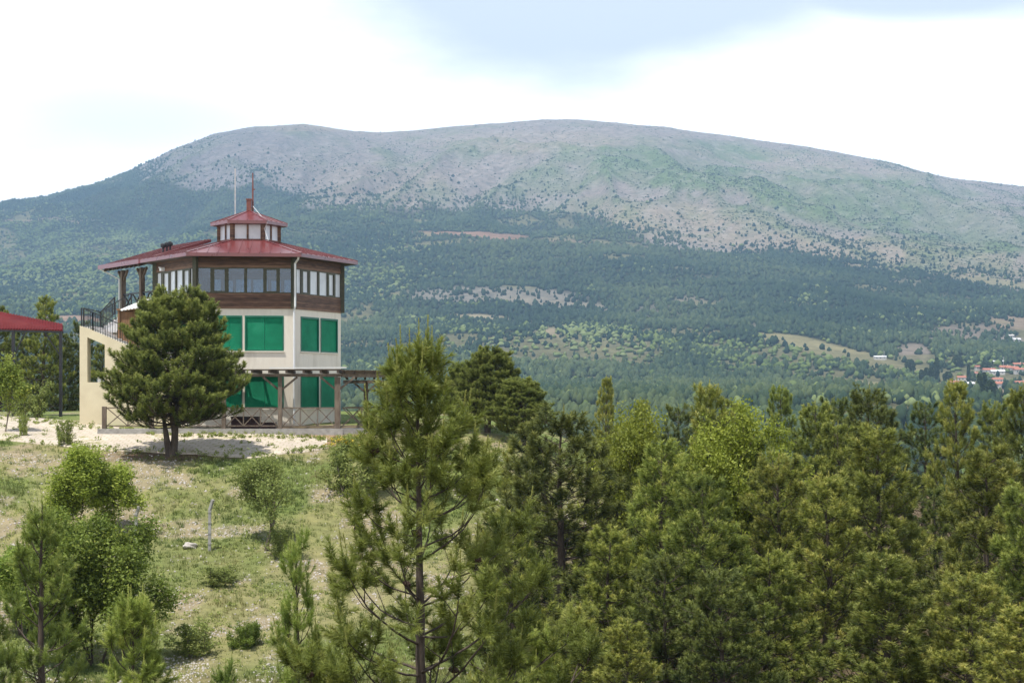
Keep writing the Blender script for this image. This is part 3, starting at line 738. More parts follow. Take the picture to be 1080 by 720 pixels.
# timber porch and scalloped awning at the middle floor
po = MB(); xa, xb = W(124.5, 0, 92)[0], W(149, 0, 92)[0]
po.box(xa + .1, xb, 92.0, 92.12, 2.5, 4.55); po.box(xa + .0, xa + .1, 91.9, 94.4, 2.5, 4.60); po.box(xb + .002, xb + .12, 91.9, 92.1, 2.5, 4.6)
po.box(xa - .05, xb + .2, 91.86, 94.4, 4.602, 4.70)
part(po, 'porch', M['porch_wood'], root)
aw = MB()
A, B_, C_, D_ = Vector(W(127, 327, 90.9)), Vector(W(184, 318, 89.2)), Vector(W(190, 311.5, 91.2)), Vector(W(152, 316.5, 93.6))
aw.slab([A, B_, C_, D_], (0, 0, .04))
for i in range(16):
    p, q = A.lerp(B_, i / 16), A.lerp(B_, (i + 1) / 16); aw.slab([p, q, q.lerp(p, .3) - Vector((0, 0, .05)), q.lerp(p, .7) - Vector((0, 0, .05))], (0.01, .03, 0))
part(aw, 'awning', M['white'], root)
for px_, n_ in ((172, 2.6), (176, 2.75), (179.5, 3.0)):
    b = E0 + dr * .0 + nn * n_ + Vector((0, 0, n_ * sl)); b.x = (px_ - 540) / F * b.y; t = (b - E0).dot(nn); b.z = 7.30 + t * sl + .03
    v = MB(); v.tube([b, b + Vector((0, 0, .30))], .05, 8); v.tube([b + Vector((-.02, 0, .28)), b + Vector((0, 0, .34)), b + Vector((.0, 0, .46)), b + Vector((.03, 0, .52))], [.08, .15, .15, .06], 8); part(v, 'roof_vent', M['black_metal'], root)
wl = MB(); m = face_m(0, WO); wl.box(1.0, 1.25, .02, .22, 6.72, 6.86, m); wl.box(1.08, 1.16, .0, .3, 6.86, 6.92, m); part(wl, 'floodlight', M['white'], root)

# ------------------------------------------------------------------ pergola
PD = 86.9
pg = tag(empty('timber_pergola', (W(236, 0, PD)[0], PD, -1.75)), 'weathered timber pergola with crossed railings along the ground floor of the lookout', 'pergola')
def X_(px, d=PD): return (px - 540) / F * d
ba = MB(); ba.box(X_(104), X_(360), PD - .22, 91.5, -2.3, -1.52); ba.box(X_(104), X_(362), PD - .26, PD - .0, -2.3, -1.50)
ba.slab([(X_(360) + .002, PD - .2, -2.3), (X_(424), 88.4, -2.3), (X_(424), 93, -2.3), (X_(360) + .002, 91.5, -2.3)], (0, 0, .79))
part(ba, 'plinth', M['concrete'], pg)
tops = [110, 160, 236, 295.5, 356]
for px in tops:
    o = MB(); w = .10 if px < 350 else .135
    o.box(X_(px) - w, X_(px) + w, PD - w, PD + w, -1.5 if px < 350 else -1.9, 1.06 if px > 120 else -.40)
    part(o, 'post', M['timber'], pg)
for px in tops:
    for s in (-1, 1):
        if px == 110: continue
        o = MB(); o.bar((X_(px) + .1 * s, PD, .45), (X_(px) + .85 * s, PD, 1.06), .10, .10); part(o, 'brace', M['timber'], pg)
for a_, b_, w_, h_ in (((X_(152), PD, 1.15), (X_(360), PD, 1.15), .12, .15), ((X_(360.2), PD + .02, 1.14), (X_(417), 88.7, 1.14), .12, .17), ((X_(362, 93), 93, .88), (X_(415, 93), 93, .88), .14, .16)):
    be = MB(); be.bar(a_, b_, w_, h_); part(be, 'beam', M['timber'], pg)
fy_ = lambda x: 89.5 + (x + 16.1) * .097
for i in range(12):
    px = 159 + i * 18; x = X_(px); o = MB()
    o.bar((x, PD - .4, 1.32), (x, max(fy_(x), PD + 2.3) - .05 if px > 195 else 91.5, 1.34), .10, .15); part(o, 'rafter', M['timber_dark'], pg)
for i in range(6):
    t = i / 5; a = Vector((X_(362), PD - .2, 1.30)).lerp(Vector((X_(416), 88.5, 1.30)), t); b = Vector((X_(366, 93), 93.2, 1.05)).lerp(Vector((X_(413, 93), 93.2, 1.05)), t)
    o = MB(); o.bar(a, b, .10, .13); part(o, 'rafter', M['timber_dark'], pg)
sb = MB()
for i in range(12):
    y = PD - .25 + i * .24; sb.box(X_(152), X_(360), y, y + .17, 1.418, 1.445)
for i in range(14):
    t0_, t1_ = i / 14, (i + .7) / 14
    f0, f1 = Vector((X_(361), PD - .25, 1.375)), Vector((X_(366, 93), 93.3, 1.125)); g_0, g_1 = Vector((X_(418), 88.4, 1.375)), Vector((X_(415, 93), 93.3, 1.125))
    sb.slab([f0.lerp(f1, t0_), g_0.lerp(g_1, t0_), g_0.lerp(g_1, t1_), f0.lerp(f1, t1_)], (0, 0, .03))
part(sb, 'roof_boards', M['timber'], pg)
fs = MB(); fs.bar((X_(285), PD - .28, 1.50), (X_(366), PD - .28, 1.52), .16, .05); part(fs, 'flashing', M['white'], pg)
for px, d in ((386, 93.0), (412, 93.0), (411, 88.6)):
    o = MB(); x = X_(px, d); o.box(x - .11, x + .11, d - .11, d + .11, -1.5, .82 if d > 90 else 1.05)
    for s in (-1, 1): o.bar((x, d, .3), (x + .6 * s, d, .8), .09, .09)
    part(o, 'post', M['timber'], pg)
bounds = tops
for a, b, n in ((110, 160, 2), (160, 236, 3), (236, 295.5, 3), (295.5, 356, 3)):
    o = MB(); xpanel(o, (X_(a) + .13, PD), (X_(b) - .13, PD), -1.36, -.47, n, .05); part(o, 'railing', M['timber'], pg)
o = MB(); xpanel(o, (X_(361), PD + .1), (X_(420), 88.7), -1.36, -.47, 3, .05); part(o, 'railing', M['timber'], pg)
o = MB(); xpanel(o, (X_(364, 92.9), 92.9), (X_(414, 92.9), 92.9), -1.36, -.47, 3, .05); part(o, 'railing', M['timber'], pg)
bn = empty('storage_chest', (X_(259, 88.6), 88.4, -1.52)); tag(bn, 'dark maroon chest lying behind the crossed pergola railing', 'chest')
o = MB(); o.box(X_(244, 88), X_(273, 88), 87.9, 88.7, -1.515, -.98); part(o, 'body', M['maroon'], bn)
o = MB(); o.box(X_(243.5, 88), X_(273.5, 88), 87.86, 88.74, -.978, -.91); part(o, 'lid', M['maroon'], bn)
o = MB(); o.box(X_(256, 88), X_(261, 88), 87.84, 87.858, -1.05, -.94); part(o, 'latch', M['black_metal'], bn)
lb = MB(); lb.box(X_(275, 88), X_(291, 88), 87.9, 88.3, -1.515, -1.24); lb.box(X_(274.5, 88), X_(291.5, 88), 87.88, 88.32, -1.238, -1.20)
tag(lb.build('planter_box', M['maroon']), 'low dark box on the plinth beside the maroon chest', 'box')

# ------------------------------------------------------------------ red canopy at the left edge
cn = tag(empty('red_canopy', (X_(30, 99), 99, float(ground_z(X_(30, 99), 99)))), 'red corrugated canopy on thin dark posts at the left edge of the forecourt', 'canopy')
A0, B0, C0, D0_ = Vector(W(-70, 346, 97.5)), Vector(W(66, 349, 99)), Vector(W(66, 342.5, 99.8)), Vector(W(-70, 316, 99.2))
o = MB(); o.slab([A0, B0, C0, D0_], (0, 0, .05))
for i in range(46):
    t = (i + .5) / 46; o.bar(A0.lerp(B0, t) + Vector((0, 0, .06)), D0_.lerp(C0, t) + Vector((0, 0, .06)), .06, .05)
part(o, 'roof', M['canopy'], cn)
o = MB(); o.bar(A0 - Vector((0, 0, .06)), B0 - Vector((0, 0, .06)), .1, .1); o.bar(D0_ - Vector((0, 0, .06)), C0 - Vector((0, 0, .06)), .1, .1); o.bar(B0 - Vector((0, 0, .08)), C0 - Vector((0, 0, .08)), .1, .1); part(o, 'roof_frame', M['black_metal'], cn)
for px, d, py in ((64, 99, 349.5), (14, 98.4, 348.5), (-40, 97.8, 347.5), (64, 99.75, 345), (-40, 99.0, 324)):
    q = P(px, py, d); o = MB(); o.box(q.x - .08, q.x + .08, d - .08, d + .08, float(ground_z(q.x, d)) - .2, q.z - .05); part(o, 'post', M['black_metal'], cn)
o = MB(); o.bar(P(64, 376, 99), P(47, 350, 98.8), .07); part(o, 'brace', M['black_metal'], cn)
o = MB(); o.bar(P(14, 376, 98.4), P(27, 350, 98.5), .07); part(o, 'brace', M['black_metal'], cn)

# ------------------------------------------------------------------ fence posts, rock
def fence_post(px, py0, py1, label):
    b = hit(px, py1); s = F / b.y; h = (py1 - py0) / s
    o = MB(); w = .055
    o.bar(b - Vector((0, 0, .3)), b + Vector((.01, 0, h - .38)), w * 2, w * 2); o.bar(b + Vector((.01, 0, h - .40)), b + Vector((.15, -.08, h)), w * 1.8, w * 1.8)
    for j in range(4): o.bar(b + Vector((-.1, -.078, .3 + j * .42)), b + Vector((.1, -.078, .3 + j * .42)), .015)
    return tag(o.build('fence_post', M['concrete']), label, 'fence post', 'old concrete fence posts on the grass slope')
fence_post(221, 527, 581, 'concrete fence post with bent top standing clear on the open grass beside a white rock')
fence_post(143, 534, 572, 'concrete fence post with bent top half hidden behind the leafy bush')
def rock(px, py, sx, sy, sz, name, label, seed):
    import bmesh
    bm = bmesh.new(); bmesh.ops.create_icosphere(bm, subdivisions=3, radius=1); r_ = random.Random(seed); ph = [r_.uniform(0, 6) for _ in range(6)]
    for v in bm.verts:
        k = 1 + .16 * math.sin(v.co.x * 3 + ph[0]) * math.sin(v.co.y * 4 + ph[1]) + .12 * math.sin(v.co.z * 5 + ph[2] + v.co.x * 4) + .06 * math.sin(v.co.y * 9 + ph[3])
        v.co = Vector((v.co.x * sx, v.co.y * sy, max(v.co.z, -.4) * sz)) * k
    me = bpy.data.meshes.new(name); bm.to_mesh(me); bm.free(); me.materials.append(M['rock'])
    o = link(bpy.data.objects.new(name, me)); b = hit(px, py); o.location = b + Vector((0, 0, sz * .25)); o.rotation_euler = (0, 0, seed); return tag(o, label, 'rock')
rock(200, 577, .30, .25, .16, 'limestone_rock', 'pale limestone rock lying left of the clear standing fence post', 1)
#PART3
# ------------------------------------------------------------------ plant meshes
def basis(D):
    D = D / np.maximum(np.linalg.norm(D, axis=1, keepdims=True), 1e-9)
    A = np.where(np.abs(D[:, 2:3]) < .9, np.array([[0, 0, 1.]]), np.array([[1., 0, 0]]))
    U = np.cross(D, A); U /= np.linalg.norm(U, axis=1, keepdims=True)
    return D, U, np.cross(D, U)

class Wood:
    def __init__(s): s.v = []; s.f = []; s.n = 0
    def limb(s, pts, rad, n=6):
        pts = np.asarray(pts, dtype=float); T = np.gradient(pts, axis=0)
        D, U, Vv = basis(T); a = np.arange(n) * 2 * np.pi / n
        r = np.asarray(rad, dtype=float)[:, None, None]
        ring = pts[:, None, :] + r * (np.cos(a)[None, :, None] * U[:, None, :] + np.sin(a)[None, :, None] * Vv[:, None, :])
        s.v.append(ring.reshape(-1, 3)); m = len(pts)
        i = np.arange((m - 1) * n).reshape(m - 1, n); j = np.roll(i, -1, axis=1)
        s.f.append((np.stack([i, j, j + n, i + n], -1).reshape(-1, 4) + s.n)); s.n += m * n
    def mesh(s, name, mat):
        v = np.concatenate(s.v); f = np.concatenate(s.f)
        return np_mesh(name, v, f.ravel(), np.full(len(f), 4), mat, smooth=True)

def needles_mesh(name, br, mat, per, nlen, nw, rng, spread=(30, 75), stub=.3):
    """br rows: origin(3) axis(3) length tint  -> brushes of thin needle triangles"""
    br = np.asarray(br); n = len(br)
    B = np.repeat(br, per, axis=0); k = len(B)
    D, U, Vv = basis(B[:, 3:6])
    t = rng.uniform(0, 1, k) ** .9; th = np.radians(rng.uniform(*spread, k)) * (1.05 - .55 * t) * B[:, 8]; ph = rng.uniform(0, 2 * np.pi, k)
    d = np.cos(th)[:, None] * D + np.sin(th)[:, None] * (np.cos(ph)[:, None] * U + np.sin(ph)[:, None] * Vv)
    o = B[:, :3] + D * (B[:, 6] * t)[:, None]
    L = nlen * rng.uniform(.7, 1.15, k) * (1 - .25 * t) * B[:, 9]
    d[:, 2] -= .06; tip = o + d * L[:, None]
    s = np.cross(d, rng.normal(size=(k, 3))); s /= np.linalg.norm(s, axis=1, keepdims=True)
    w = nw * rng.uniform(.8, 1.2, k)[:, None] * .5
    V = np.stack([o - s * w, o + s * w, tip], 1).reshape(-1, 3)
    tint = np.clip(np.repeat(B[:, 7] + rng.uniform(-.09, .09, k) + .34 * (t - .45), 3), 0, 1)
    return np_mesh(name, V, np.arange(3 * k), np.full(k, 3), mat, {'tint': tint})

def bend(p0, az, e0, e1, L, n=7, wob=.05, rng=None):
    pts = [np.array(p0, dtype=float)]; a = az
    for i in range(n - 1):
        e = e0 + (e1 - e0) * (i / (n - 2)) ** 1.3
        a += rng.normal(0, wob); e += rng.normal(0, wob)
        pts.append(pts[-1] + L / (n - 1) * np.array([math.cos(e) * math.cos(a), math.cos(e) * math.sin(a), math.sin(e)]))
    return np.array(pts)

def at(pts, t):
    u = t * (len(pts) - 1); i = min(int(u), len(pts) - 2); f = u - i
    return pts[i] * (1 - f) + pts[i + 1] * f, pts[i + 1] - pts[i]

def pine(seed, H=7., Rm=1.7, cb=.06, whorl=.45, nb=(5, 7), e0=15, e1=50, twig=.2, bare=.22, blen=.26, per=26, nlen=.14, nw=.013, mats=('bark', 'needles'), shape=.85, top=.25, candles=0, trunk_r=None, fork=False, tone=(.35, .30), cones=0, topR=.12, up=.5, tw=.38, lean=.02, onb=.4, spread=(32, 78), mid=.6, zj=.14, clus=0, lj=(.62, 1.22)):
    rng = np.random.default_rng(seed); wd = Wood(); br = []; cn = []
    nt = 16; zz = np.linspace(-.3, H, nt)
    lx = np.cumsum(rng.normal(0, lean, nt)); ly = np.cumsum(rng.normal(0, lean, nt)); lx -= lx[0]; ly -= ly[0]
    tr_ = trunk_r or H * .017
    rad = tr_ * (1 - .93 * np.clip(zz / H, 0, 1)) ; rad[0] *= 1.25
    spine = np.stack([lx, ly, zz], 1)
    if fork:
        wd.limb(spine, rad * .8, 9)
        s2 = spine[3:11].copy(); off = np.linspace(0, 1, 8)[:, None]; s2 += off * np.array([[.6, .3, -.1]]); wd.limb(s2, np.linspace(tr_ * .7, tr_ * .2, 8), 8)
        s3 = np.array([spine[0] + [.05, 0, 0], spine[1] + [.17, .02, 0], spine[3] + [.35, .0, 0], spine[5] + [.5, -.1, 0]]); wd.limb(s3, [tr_ * .95, tr_ * .75, tr_ * .5, tr_ * .2], 8)
    else: wd.limb(spine, rad, 9)
    def sp(z):
        return np.array([np.interp(z, zz, lx), np.interp(z, zz, ly), z])
    def brush(p, d, L, tn):
        br.append([*p, *d, L, tn, 1, 1])
    def tuft(p, d, L, tn):
        brush(p, d, L, tn)
        d = np.array(d, dtype=float); d /= np.linalg.norm(d)
        for q in range(clus):
            dd_ = d + rng.normal(0, .55, 3); dd_[2] = abs(dd_[2]) * .8 + .15; brush(p - d * L * .12, dd_ / np.linalg.norm(dd_), L * rng.uniform(.6, .95), tn + rng.normal(0, .08))
    def candle(p, d, L):
        br.append([*p, *d, L, .97, .55, .30])
    brush(sp(H - .25 * blen) - np.array([0, 0, blen]), (0, 0, 1), blen * 1.5, .55)
    if candles: candle(sp(H) , (0, 0, 1), blen * 1.2)
    z = cb * H + .1; wi = 0
    while z < H - whorl * .35:
        t = (z - cb * H) / (H * (1 - cb))
        prof = (topR + (1 - topR) * (1 - t) ** shape) * min(1, .55 + t / max(top, .01) * .45)
        n = rng.integers(nb[0], nb[1]); a0 = rng.uniform(0, 6.28)
        for k in range(n):
            L = Rm * prof * rng.uniform(*lj)
            az = a0 + k * 6.283 / n + rng.normal(0, .22)
            ee0 = math.radians(e0 + 25 * t + rng.normal(0, 8)); ee1 = math.radians(e1 + 22 * t + rng.normal(0, 9))
            base = sp(z + rng.normal(0, whorl * zj))
            pts = bend(base, az, ee0, min(ee1, 1.5), L, 7, .07, rng)
            r0 = max(.008, tr_ * .30 * (1 - t) * (L / Rm) + .008)
            wd.limb(pts, np.linspace(r0, .004, 7), 5)
            tone_b = tone[0] + rng.normal(0, .07)
            # tip shoots
            e, d = at(pts, .97); d = d / np.linalg.norm(d); d = d + np.array([0, 0, up * .6]); tuft(e, d, blen * rng.uniform(.9, 1.3), tone_b + tone[1] * rng.uniform(.3, 1))
            if candles and rng.uniform() < candles * (.4 + t): candle(e + d / np.linalg.norm(d) * blen * .8, d * .5 + np.array([0, 0, 1.]), blen * rng.uniform(.6, 1.2))
            s = bare + rng.uniform(0, .1); side = 1
            while s < .97:
                p, d = at(pts, s); d = d / np.linalg.norm(d)
                # brush on the branch itself
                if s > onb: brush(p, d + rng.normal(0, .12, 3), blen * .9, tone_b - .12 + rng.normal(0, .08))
                lat = np.cross(d, [0, 0, 1.]); lat /= max(np.linalg.norm(lat), 1e-6)
                l = (tw * L * (1 - s) + .16) * rng.uniform(.7, 1.2)
                dd = d * .8 + lat * side * rng.uniform(.55, .95) + np.array([0, 0, rng.uniform(.0, .45)]); dd /= np.linalg.norm(dd)
                q0 = p; nst = max(1, int(l / (blen * .8))); ptl = [p]
                for j in range(nst):
                    dd = dd + np.array([0, 0, up * .30]) + rng.normal(0, .10, 3); dd /= np.linalg.norm(dd)
                    q1 = q0 + dd * l / nst
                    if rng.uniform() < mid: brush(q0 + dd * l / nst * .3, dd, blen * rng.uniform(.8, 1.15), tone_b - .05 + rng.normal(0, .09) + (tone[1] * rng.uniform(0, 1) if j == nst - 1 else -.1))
                    q0 = q1; ptl.append(q1)
                tuft(q0 - dd * .03, dd + np.array([0, 0, up]), blen * rng.uniform(.8, 1.25), tone_b + tone[1] * rng.uniform(.1, 1))
                wd.limb(np.array(ptl if len(ptl) > 2 else [ptl[0], (ptl[0] + ptl[1]) / 2, ptl[1]]), np.linspace(max(.005, r0 * .4), .003, max(3, len(ptl))), 4)
                side = -side; s += twig / max(L, .3) * rng.uniform(.7, 1.3)
                if cones and rng.uniform() < cones: cn.append((p + np.array([0, 0, .03]) + dd * .08, d))
        z += whorl * rng.uniform(.8, 1.2) * (1 - .25 * t); wi += 1
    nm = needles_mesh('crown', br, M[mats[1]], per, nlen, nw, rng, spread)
    return wd.mesh('trunk', M[mats[0]]), nm, br, cn, wd

def leaf_mesh(name, cl, mat, per, size, rad, rng, flat=.5):
    """cl rows: centre(3) radius-scale tint"""
    cl = np.asarray(cl); B = np.repeat(cl, per, axis=0); k = len(B)
    g_ = rng.normal(size=(k, 3)); g_ /= np.linalg.norm(g_, axis=1, keepdims=True); g_ *= (rng.uniform(0, 1, k) ** .45)[:, None] * rad * B[:, 3:4]
    g_[:, 2] *= .8; c = B[:, :3] + g_
    nrm = rng.normal(size=(k, 3)) + np.array([0, 0, 1.2 * flat]) + g_ / rad * .6; D, U, W_ = basis(nrm)
    a = rng.uniform(0, 6.28, k)[:, None]; X_1 = np.cos(a) * U + np.sin(a) * W_; Y_1 = np.cross(D, X_1)
    s = size * rng.uniform(.6, 1.25, k)[:, None]
    fold = D * s * .18
    V = np.stack([c - X_1 * s * .55, c - Y_1 * s * .30 + fold, c + X_1 * s * .55, c + Y_1 * s * .30 + fold], 1).reshape(-1, 3)
    i = np.arange(k)[:, None] * 4
    Fc = np.concatenate([i + np.array([[0, 1, 2]]), i + np.array([[0, 2, 3]])], 1).reshape(-1)
    tint = np.clip(np.repeat(B[:, 4] + rng.uniform(-.12, .12, k), 4), 0, 1)
    return np_mesh(name, V, Fc, np.full(2 * k, 3), mat, {'tint': tint})

def broadleaf(seed, H=5., Rm=1.8, stems=1, trunk=.35, levels=3, nch=(3, 5), per=40, size=.10, rad=.34, mats=('bark', 'leaves'), spread=.75, tr_=None, tone=.4, gap=.0, flatten=1.0, full=0):
    rng = np.random.default_rng(seed); wd = Wood(); cl = []
    def grow(p, d, L, r, lv):
        n = 5; pts = [p]; q = p.copy(); dd = d.copy()
        for i in range(n - 1):
            dd = dd + rng.normal(0, .13, 3) + np.array([0, 0, .05]); dd /= np.linalg.norm(dd); q = q + dd * L / (n - 1); pts.append(q.copy())
        pts = np.array(pts); wd.limb(pts, np.linspace(r, r * .55, n), 7 if lv == levels else 5)
        if lv <= 1:
            for t in (.45, .75, 1.0):
                if rng.uniform() > gap: cl.append([*at(pts, min(t, .999))[0], rng.uniform(.7, 1.25), tone + rng.normal(0, .13)])
        if lv == 0: return
        for k in range(rng.integers(*nch)):
            t = rng.uniform(.35, 1); p2, _ = at(pts, min(t, .999)); a = rng.uniform(0, 6.28); sp = spread * rng.uniform(.6, 1.25)
            D, U, Vv = basis(dd[None]); nd = D[0] * math.cos(sp) + (U[0] * math.cos(a) + Vv[0] * math.sin(a)) * math.sin(sp); nd[2] = nd[2] * flatten + .08
            grow(p2, nd / np.linalg.norm(nd), L * rng.uniform(.55, .8), r * .5, lv - 1)
        grow(pts[-1], dd, L * .65, r * .55, lv - 1)
    for s in range(stems):
        a = rng.uniform(0, 6.28); o = np.array([math.cos(a), math.sin(a), 0]) * (.0 if stems == 1 else .12); d = np.array([math.cos(a) * (.05 if stems == 1 else .45), math.sin(a) * (.05 if stems == 1 else .45), 1.])
        grow(o + np.array([0, 0, -.2]), d / np.linalg.norm(d), H * trunk * rng.uniform(.85, 1.15), (tr_ or H * .016) * (1 if stems == 1 else .6), levels)
    cl = np.array(cl)
    if full:      # young leafy growth filling the bush
        th = rng.uniform(0, 6.28, full); zz = rng.uniform(.05, .95, full); rr = Rm * np.sqrt(np.maximum(.02, 1 - (2 * zz - .9) ** 2)) * rng.uniform(.45, 1, full)
        top_ = cl[:, 2].max(); cl = np.concatenate([cl, np.stack([np.cos(th) * rr, np.sin(th) * rr, zz * top_, rng.uniform(.6, 1.2, full), tone + rng.normal(0, .13, full)], 1)])
    # fit to H and Rm
    s_z = H / cl[:, 2].max(); s_r = Rm / np.percentile(np.hypot(cl[:, 0], cl[:, 1]), 92)
    wd.v = [v * np.array([s_r, s_r, s_z]) for v in wd.v]; cl[:, :2] *= s_r; cl[:, 2] *= s_z
    return wd.mesh('trunk', M[mats[0]]), leaf_mesh('crown', cl, M[mats[1]], per, size, rad, rng)

PROTO = {}
def proto(key, maker, H, Rm): PROTO[key] = (maker, H, Rm)
_cache = {}
def get(key):
    if key not in _cache:
        fn, H, Rm = PROTO[key]; r_ = fn(); _cache[key] = (r_[0], r_[1], H, Rm)
    return _cache[key]
for i in range(7):
    proto('pine%d' % i, (lambda i=i: pine(100 + i, 7, 1.75, whorl=(.42, .38, .46)[i % 3], shape=(.8, .6, .8, .7, .75, .55, .65)[i], top=(.2, .3, .15, .3, .25, .35, .2)[i], e0=(10, 0, 16, 5, 12, -4, 8)[i], e1=(38, 30, 46, 36, 40, 28, 38)[i], twig=.21, blen=.22, tw=.46, per=66, nlen=.17, nw=.018, candles=.06, onb=.8, mid=.3, up=1.1, spread=(38, 92), tone=((.35, .30), (.28, .26), (.42, .34), (.33, .3), (.3, .36), (.26, .24), (.38, .3))[i], mats=('bark', 'needles_dark' if i in (1, 5) else 'needles'))), 7, 1.75)
proto('oak0', lambda: broadleaf(201, 5, 1.6, stems=3, trunk=.32, levels=3, per=36, size=.115, rad=.40, mats=('bark', 'leaves_sunny'), full=36, tone=.5), 5, 1.6)
proto('oak1', lambda: broadleaf(202, 5, 1.7, stems=4, trunk=.3, levels=3, per=36, size=.11, rad=.42, mats=('bark', 'leaves'), full=55, tone=.48), 5, 1.7)
proto('yellow0', lambda: broadleaf(203, 6, 1.5, stems=1, trunk=.35, levels=3, per=95, size=.085, rad=.40, mats=('bark_pale', 'leaves_yellow'), full=80, tone=.5), 6, 1.5)
proto('thin0', lambda: broadleaf(214, 4.2, 1.5, stems=1, trunk=.36, levels=3, nch=(3, 5), spread=.6, per=20, size=.11, rad=.36, mats=('bark', 'leaves_grey'), gap=.12, tone=.45, tr_=.06), 4.2, 1.5)
proto('sapling0', lambda: broadleaf(205, 3.4, .75, stems=1, trunk=.42, levels=2, nch=(3, 5), per=55, size=.10, rad=.30, mats=('bark_pale', 'leaves'), tone=.62, spread=.55, tr_=.035), 3.4, .75)
proto('shrub0', lambda: broadleaf(206, 1.2, .6, stems=6, trunk=.4, levels=1, nch=(3, 5), per=40, size=.075, rad=.17, mats=('bark_pale', 'leaves_grey'), tone=.55, tr_=.02, full=14), 1.2, .6)
proto('shrub1', lambda: broadleaf(207, 1.2, .7, stems=6, trunk=.4, levels=1, nch=(3, 5), per=60, size=.07, rad=.2, mats=('bark', 'leaves'), tone=.3, tr_=.02, full=25), 1.2, .7)

used = set()
def tree(name, label, cat, group, base, H, Wd, key, rz=None, seed=0):
    tm, cm, h, rm = get(key)
    r_ = random.Random(int(base.x * 131 + base.y * 977) + seed)
    e = empty(name, base, r_.uniform(0, 6.28) if rz is None else rz)
    sz = H / h; sx = Wd / (2 * rm)
    e.scale = (sx, sx, sz)
    t = link(bpy.data.objects.new('trunk', tm), e); c = link(bpy.data.objects.new('crown', cm), e)
    return tag(e, label, cat, group)
def tree_px(name, label, cat, group, px, py, d, wpx, key, base_py=None, **k):
    """tree with its tip at a place on the hillside d metres off; stands on the ground below"""
    if base_py: d = hit(px, base_py).y
    x = (px - 540) / F * d; z0 = float(ground_z(x, d)); zt = (HZ - py) / F * d
    return tree(name, label, cat, group, Vector((x, d, z0 - .05)), zt - z0, wpx / F * d, key, **k)

# --- the dense round pine in front of the lookout
def plaza_pine():
    return pine(301, 7.6, 3.2, cb=.20, whorl=.30, nb=(9, 13), e0=-2, e1=40, twig=.12, bare=.34, blen=.24, per=50, nlen=.18, nw=.024, tw=.46, onb=.8, mid=.4, zj=.55, lj=(.80, 1.10), spread=(38, 92), mats=('bark', 'needles_plaza'), shape=.55, top=.14, trunk_r=.19, fork=True, tone=(.34, .34), topR=.20, up=1.1)
M['needles_plaza'] = foliage('needles_plaza', (.075, .11, .028), (.30, .35, .082), (.50, .51, .15), .34, .0)
proto('plaza', plaza_pine, 7.6, 3.2)
b = hit(182, 480); 
tree('pine_tree', 'dense rounded pine with forked trunk standing on the paving edge before the lookout', 'tree', None, b + Vector((0, 0, -.05)), 159 / F * b.y, 180 / F * b.y, 'plaza', rz=3.4)

# --- hero pine in the foreground
def hero():
    H = 6.9
    r_ = pine(411, H, 2.35, cb=.10, whorl=.46, nb=(5, 8), e0=10, e1=54, twig=.34, bare=.36, blen=.31, per=120, nlen=.122, nw=.009, candles=.9, mid=.15, clus=3, mats=('bark', 'needles_hero'), shape=1.0, top=.12, tone=(.33, .36), cones=.10, topR=.07, up=1.4, tw=.42, onb=.90, spread=(38, 88), lean=.012, trunk_r=.085)
    return r_
def near_pine(name, label, px, py, d, wpx, maker, H, Rm, rz, seed, cone_lab=False, group=None):
    tm, cm, br, cn, _ = maker()
    rng = np.random.default_rng(seed)
    x = (px - 540) / F * d; z0 = float(ground_z(x, d)); zt = (HZ - py) / F * d
    e = empty(name, (x, d, z0 - .05), rz); sz = (zt - z0) / (H + .3); sx = wpx / F * d / (2 * Rm); e.scale = (sx, sx, sz)
    tag(e, label, 'tree', group)
    link(bpy.data.objects.new('trunk', tm), e); link(bpy.data.objects.new('crown', cm), e)
    if cn:
        wdm = MB()
        for k in range(5): pass
        prof = [(-.045, .012), (-.03, .028), (-.005, .036), (.02, .028), (.045, .008)]
        wdm.tube([(0, 0, z) for z, _ in prof], [r for _, r in prof], 8)
        o = wdm.build('cone', M['cone'], e); cm_ = o.data
        sel = cn[:60]; rng.shuffle(sel)
        for i, (p, d_) in enumerate(sel[:44]):
            c = o if i == 0 else link(bpy.data.objects.new('cone', cm_), e)
            c.location = p; c.rotation_euler = (rng.uniform(.8, 2), 0, rng.uniform(0, 6.28)); s = rng.uniform(.9, 1.35); c.scale = (s, s, s)
    return e
near_pine('pine_tree', 'tall open young pine with many brown cones in the centre foreground', 443, 338, 22.0, 480, hero, 6.9, 2.35, .6, 3)
def small_pine(seed, H, Rm, per=90, **k):
    a = dict(cb=.05, whorl=.42, nb=(4, 7), e0=18, e1=60, twig=.32, bare=.36, blen=.27, per=per, nlen=.125, nw=.0085, candles=.6, clus=2, onb=.55, spread=(38, 80), mats=('bark', 'needles_hero'), shape=.8, top=.1, tone=(.34, .34), topR=.1, up=1.2, lean=.012, mid=.25, tw=.4); a.update(k)
    return lambda: pine(seed, H, Rm, **a)
near_pine('pine_tree', 'young pine with bare straight stem showing at the left foreground edge', 45, 513, 31, 190, small_pine(421, 6.8, 1.6, 100, whorl=.62, twig=.30, bare=.42, nb=(4, 6)), 6.8, 1.6, 1.2, 5)
near_pine('pine_tree', 'bushy young pine with pale upright new shoots at the bottom left', 139, 628, 24, 230, small_pine(422, 5.0, 1.5, 100), 5.0, 1.5, .2, 6)
near_pine('pine_tree', 'small pine just left of the big coned pine, its tip against the grass', 313, 556, 24, 120, small_pine(423, 5.2, 1.1, 100, whorl=.5), 5.2, 1.1, 2.2, 7)
near_pine('pine_tree', 'low pine crown at the bottom edge right of the big coned pine', 572, 655, 24, 190, small_pine(424, 4.6, 1.4, 100), 4.6, 1.4, 3.2, 8)
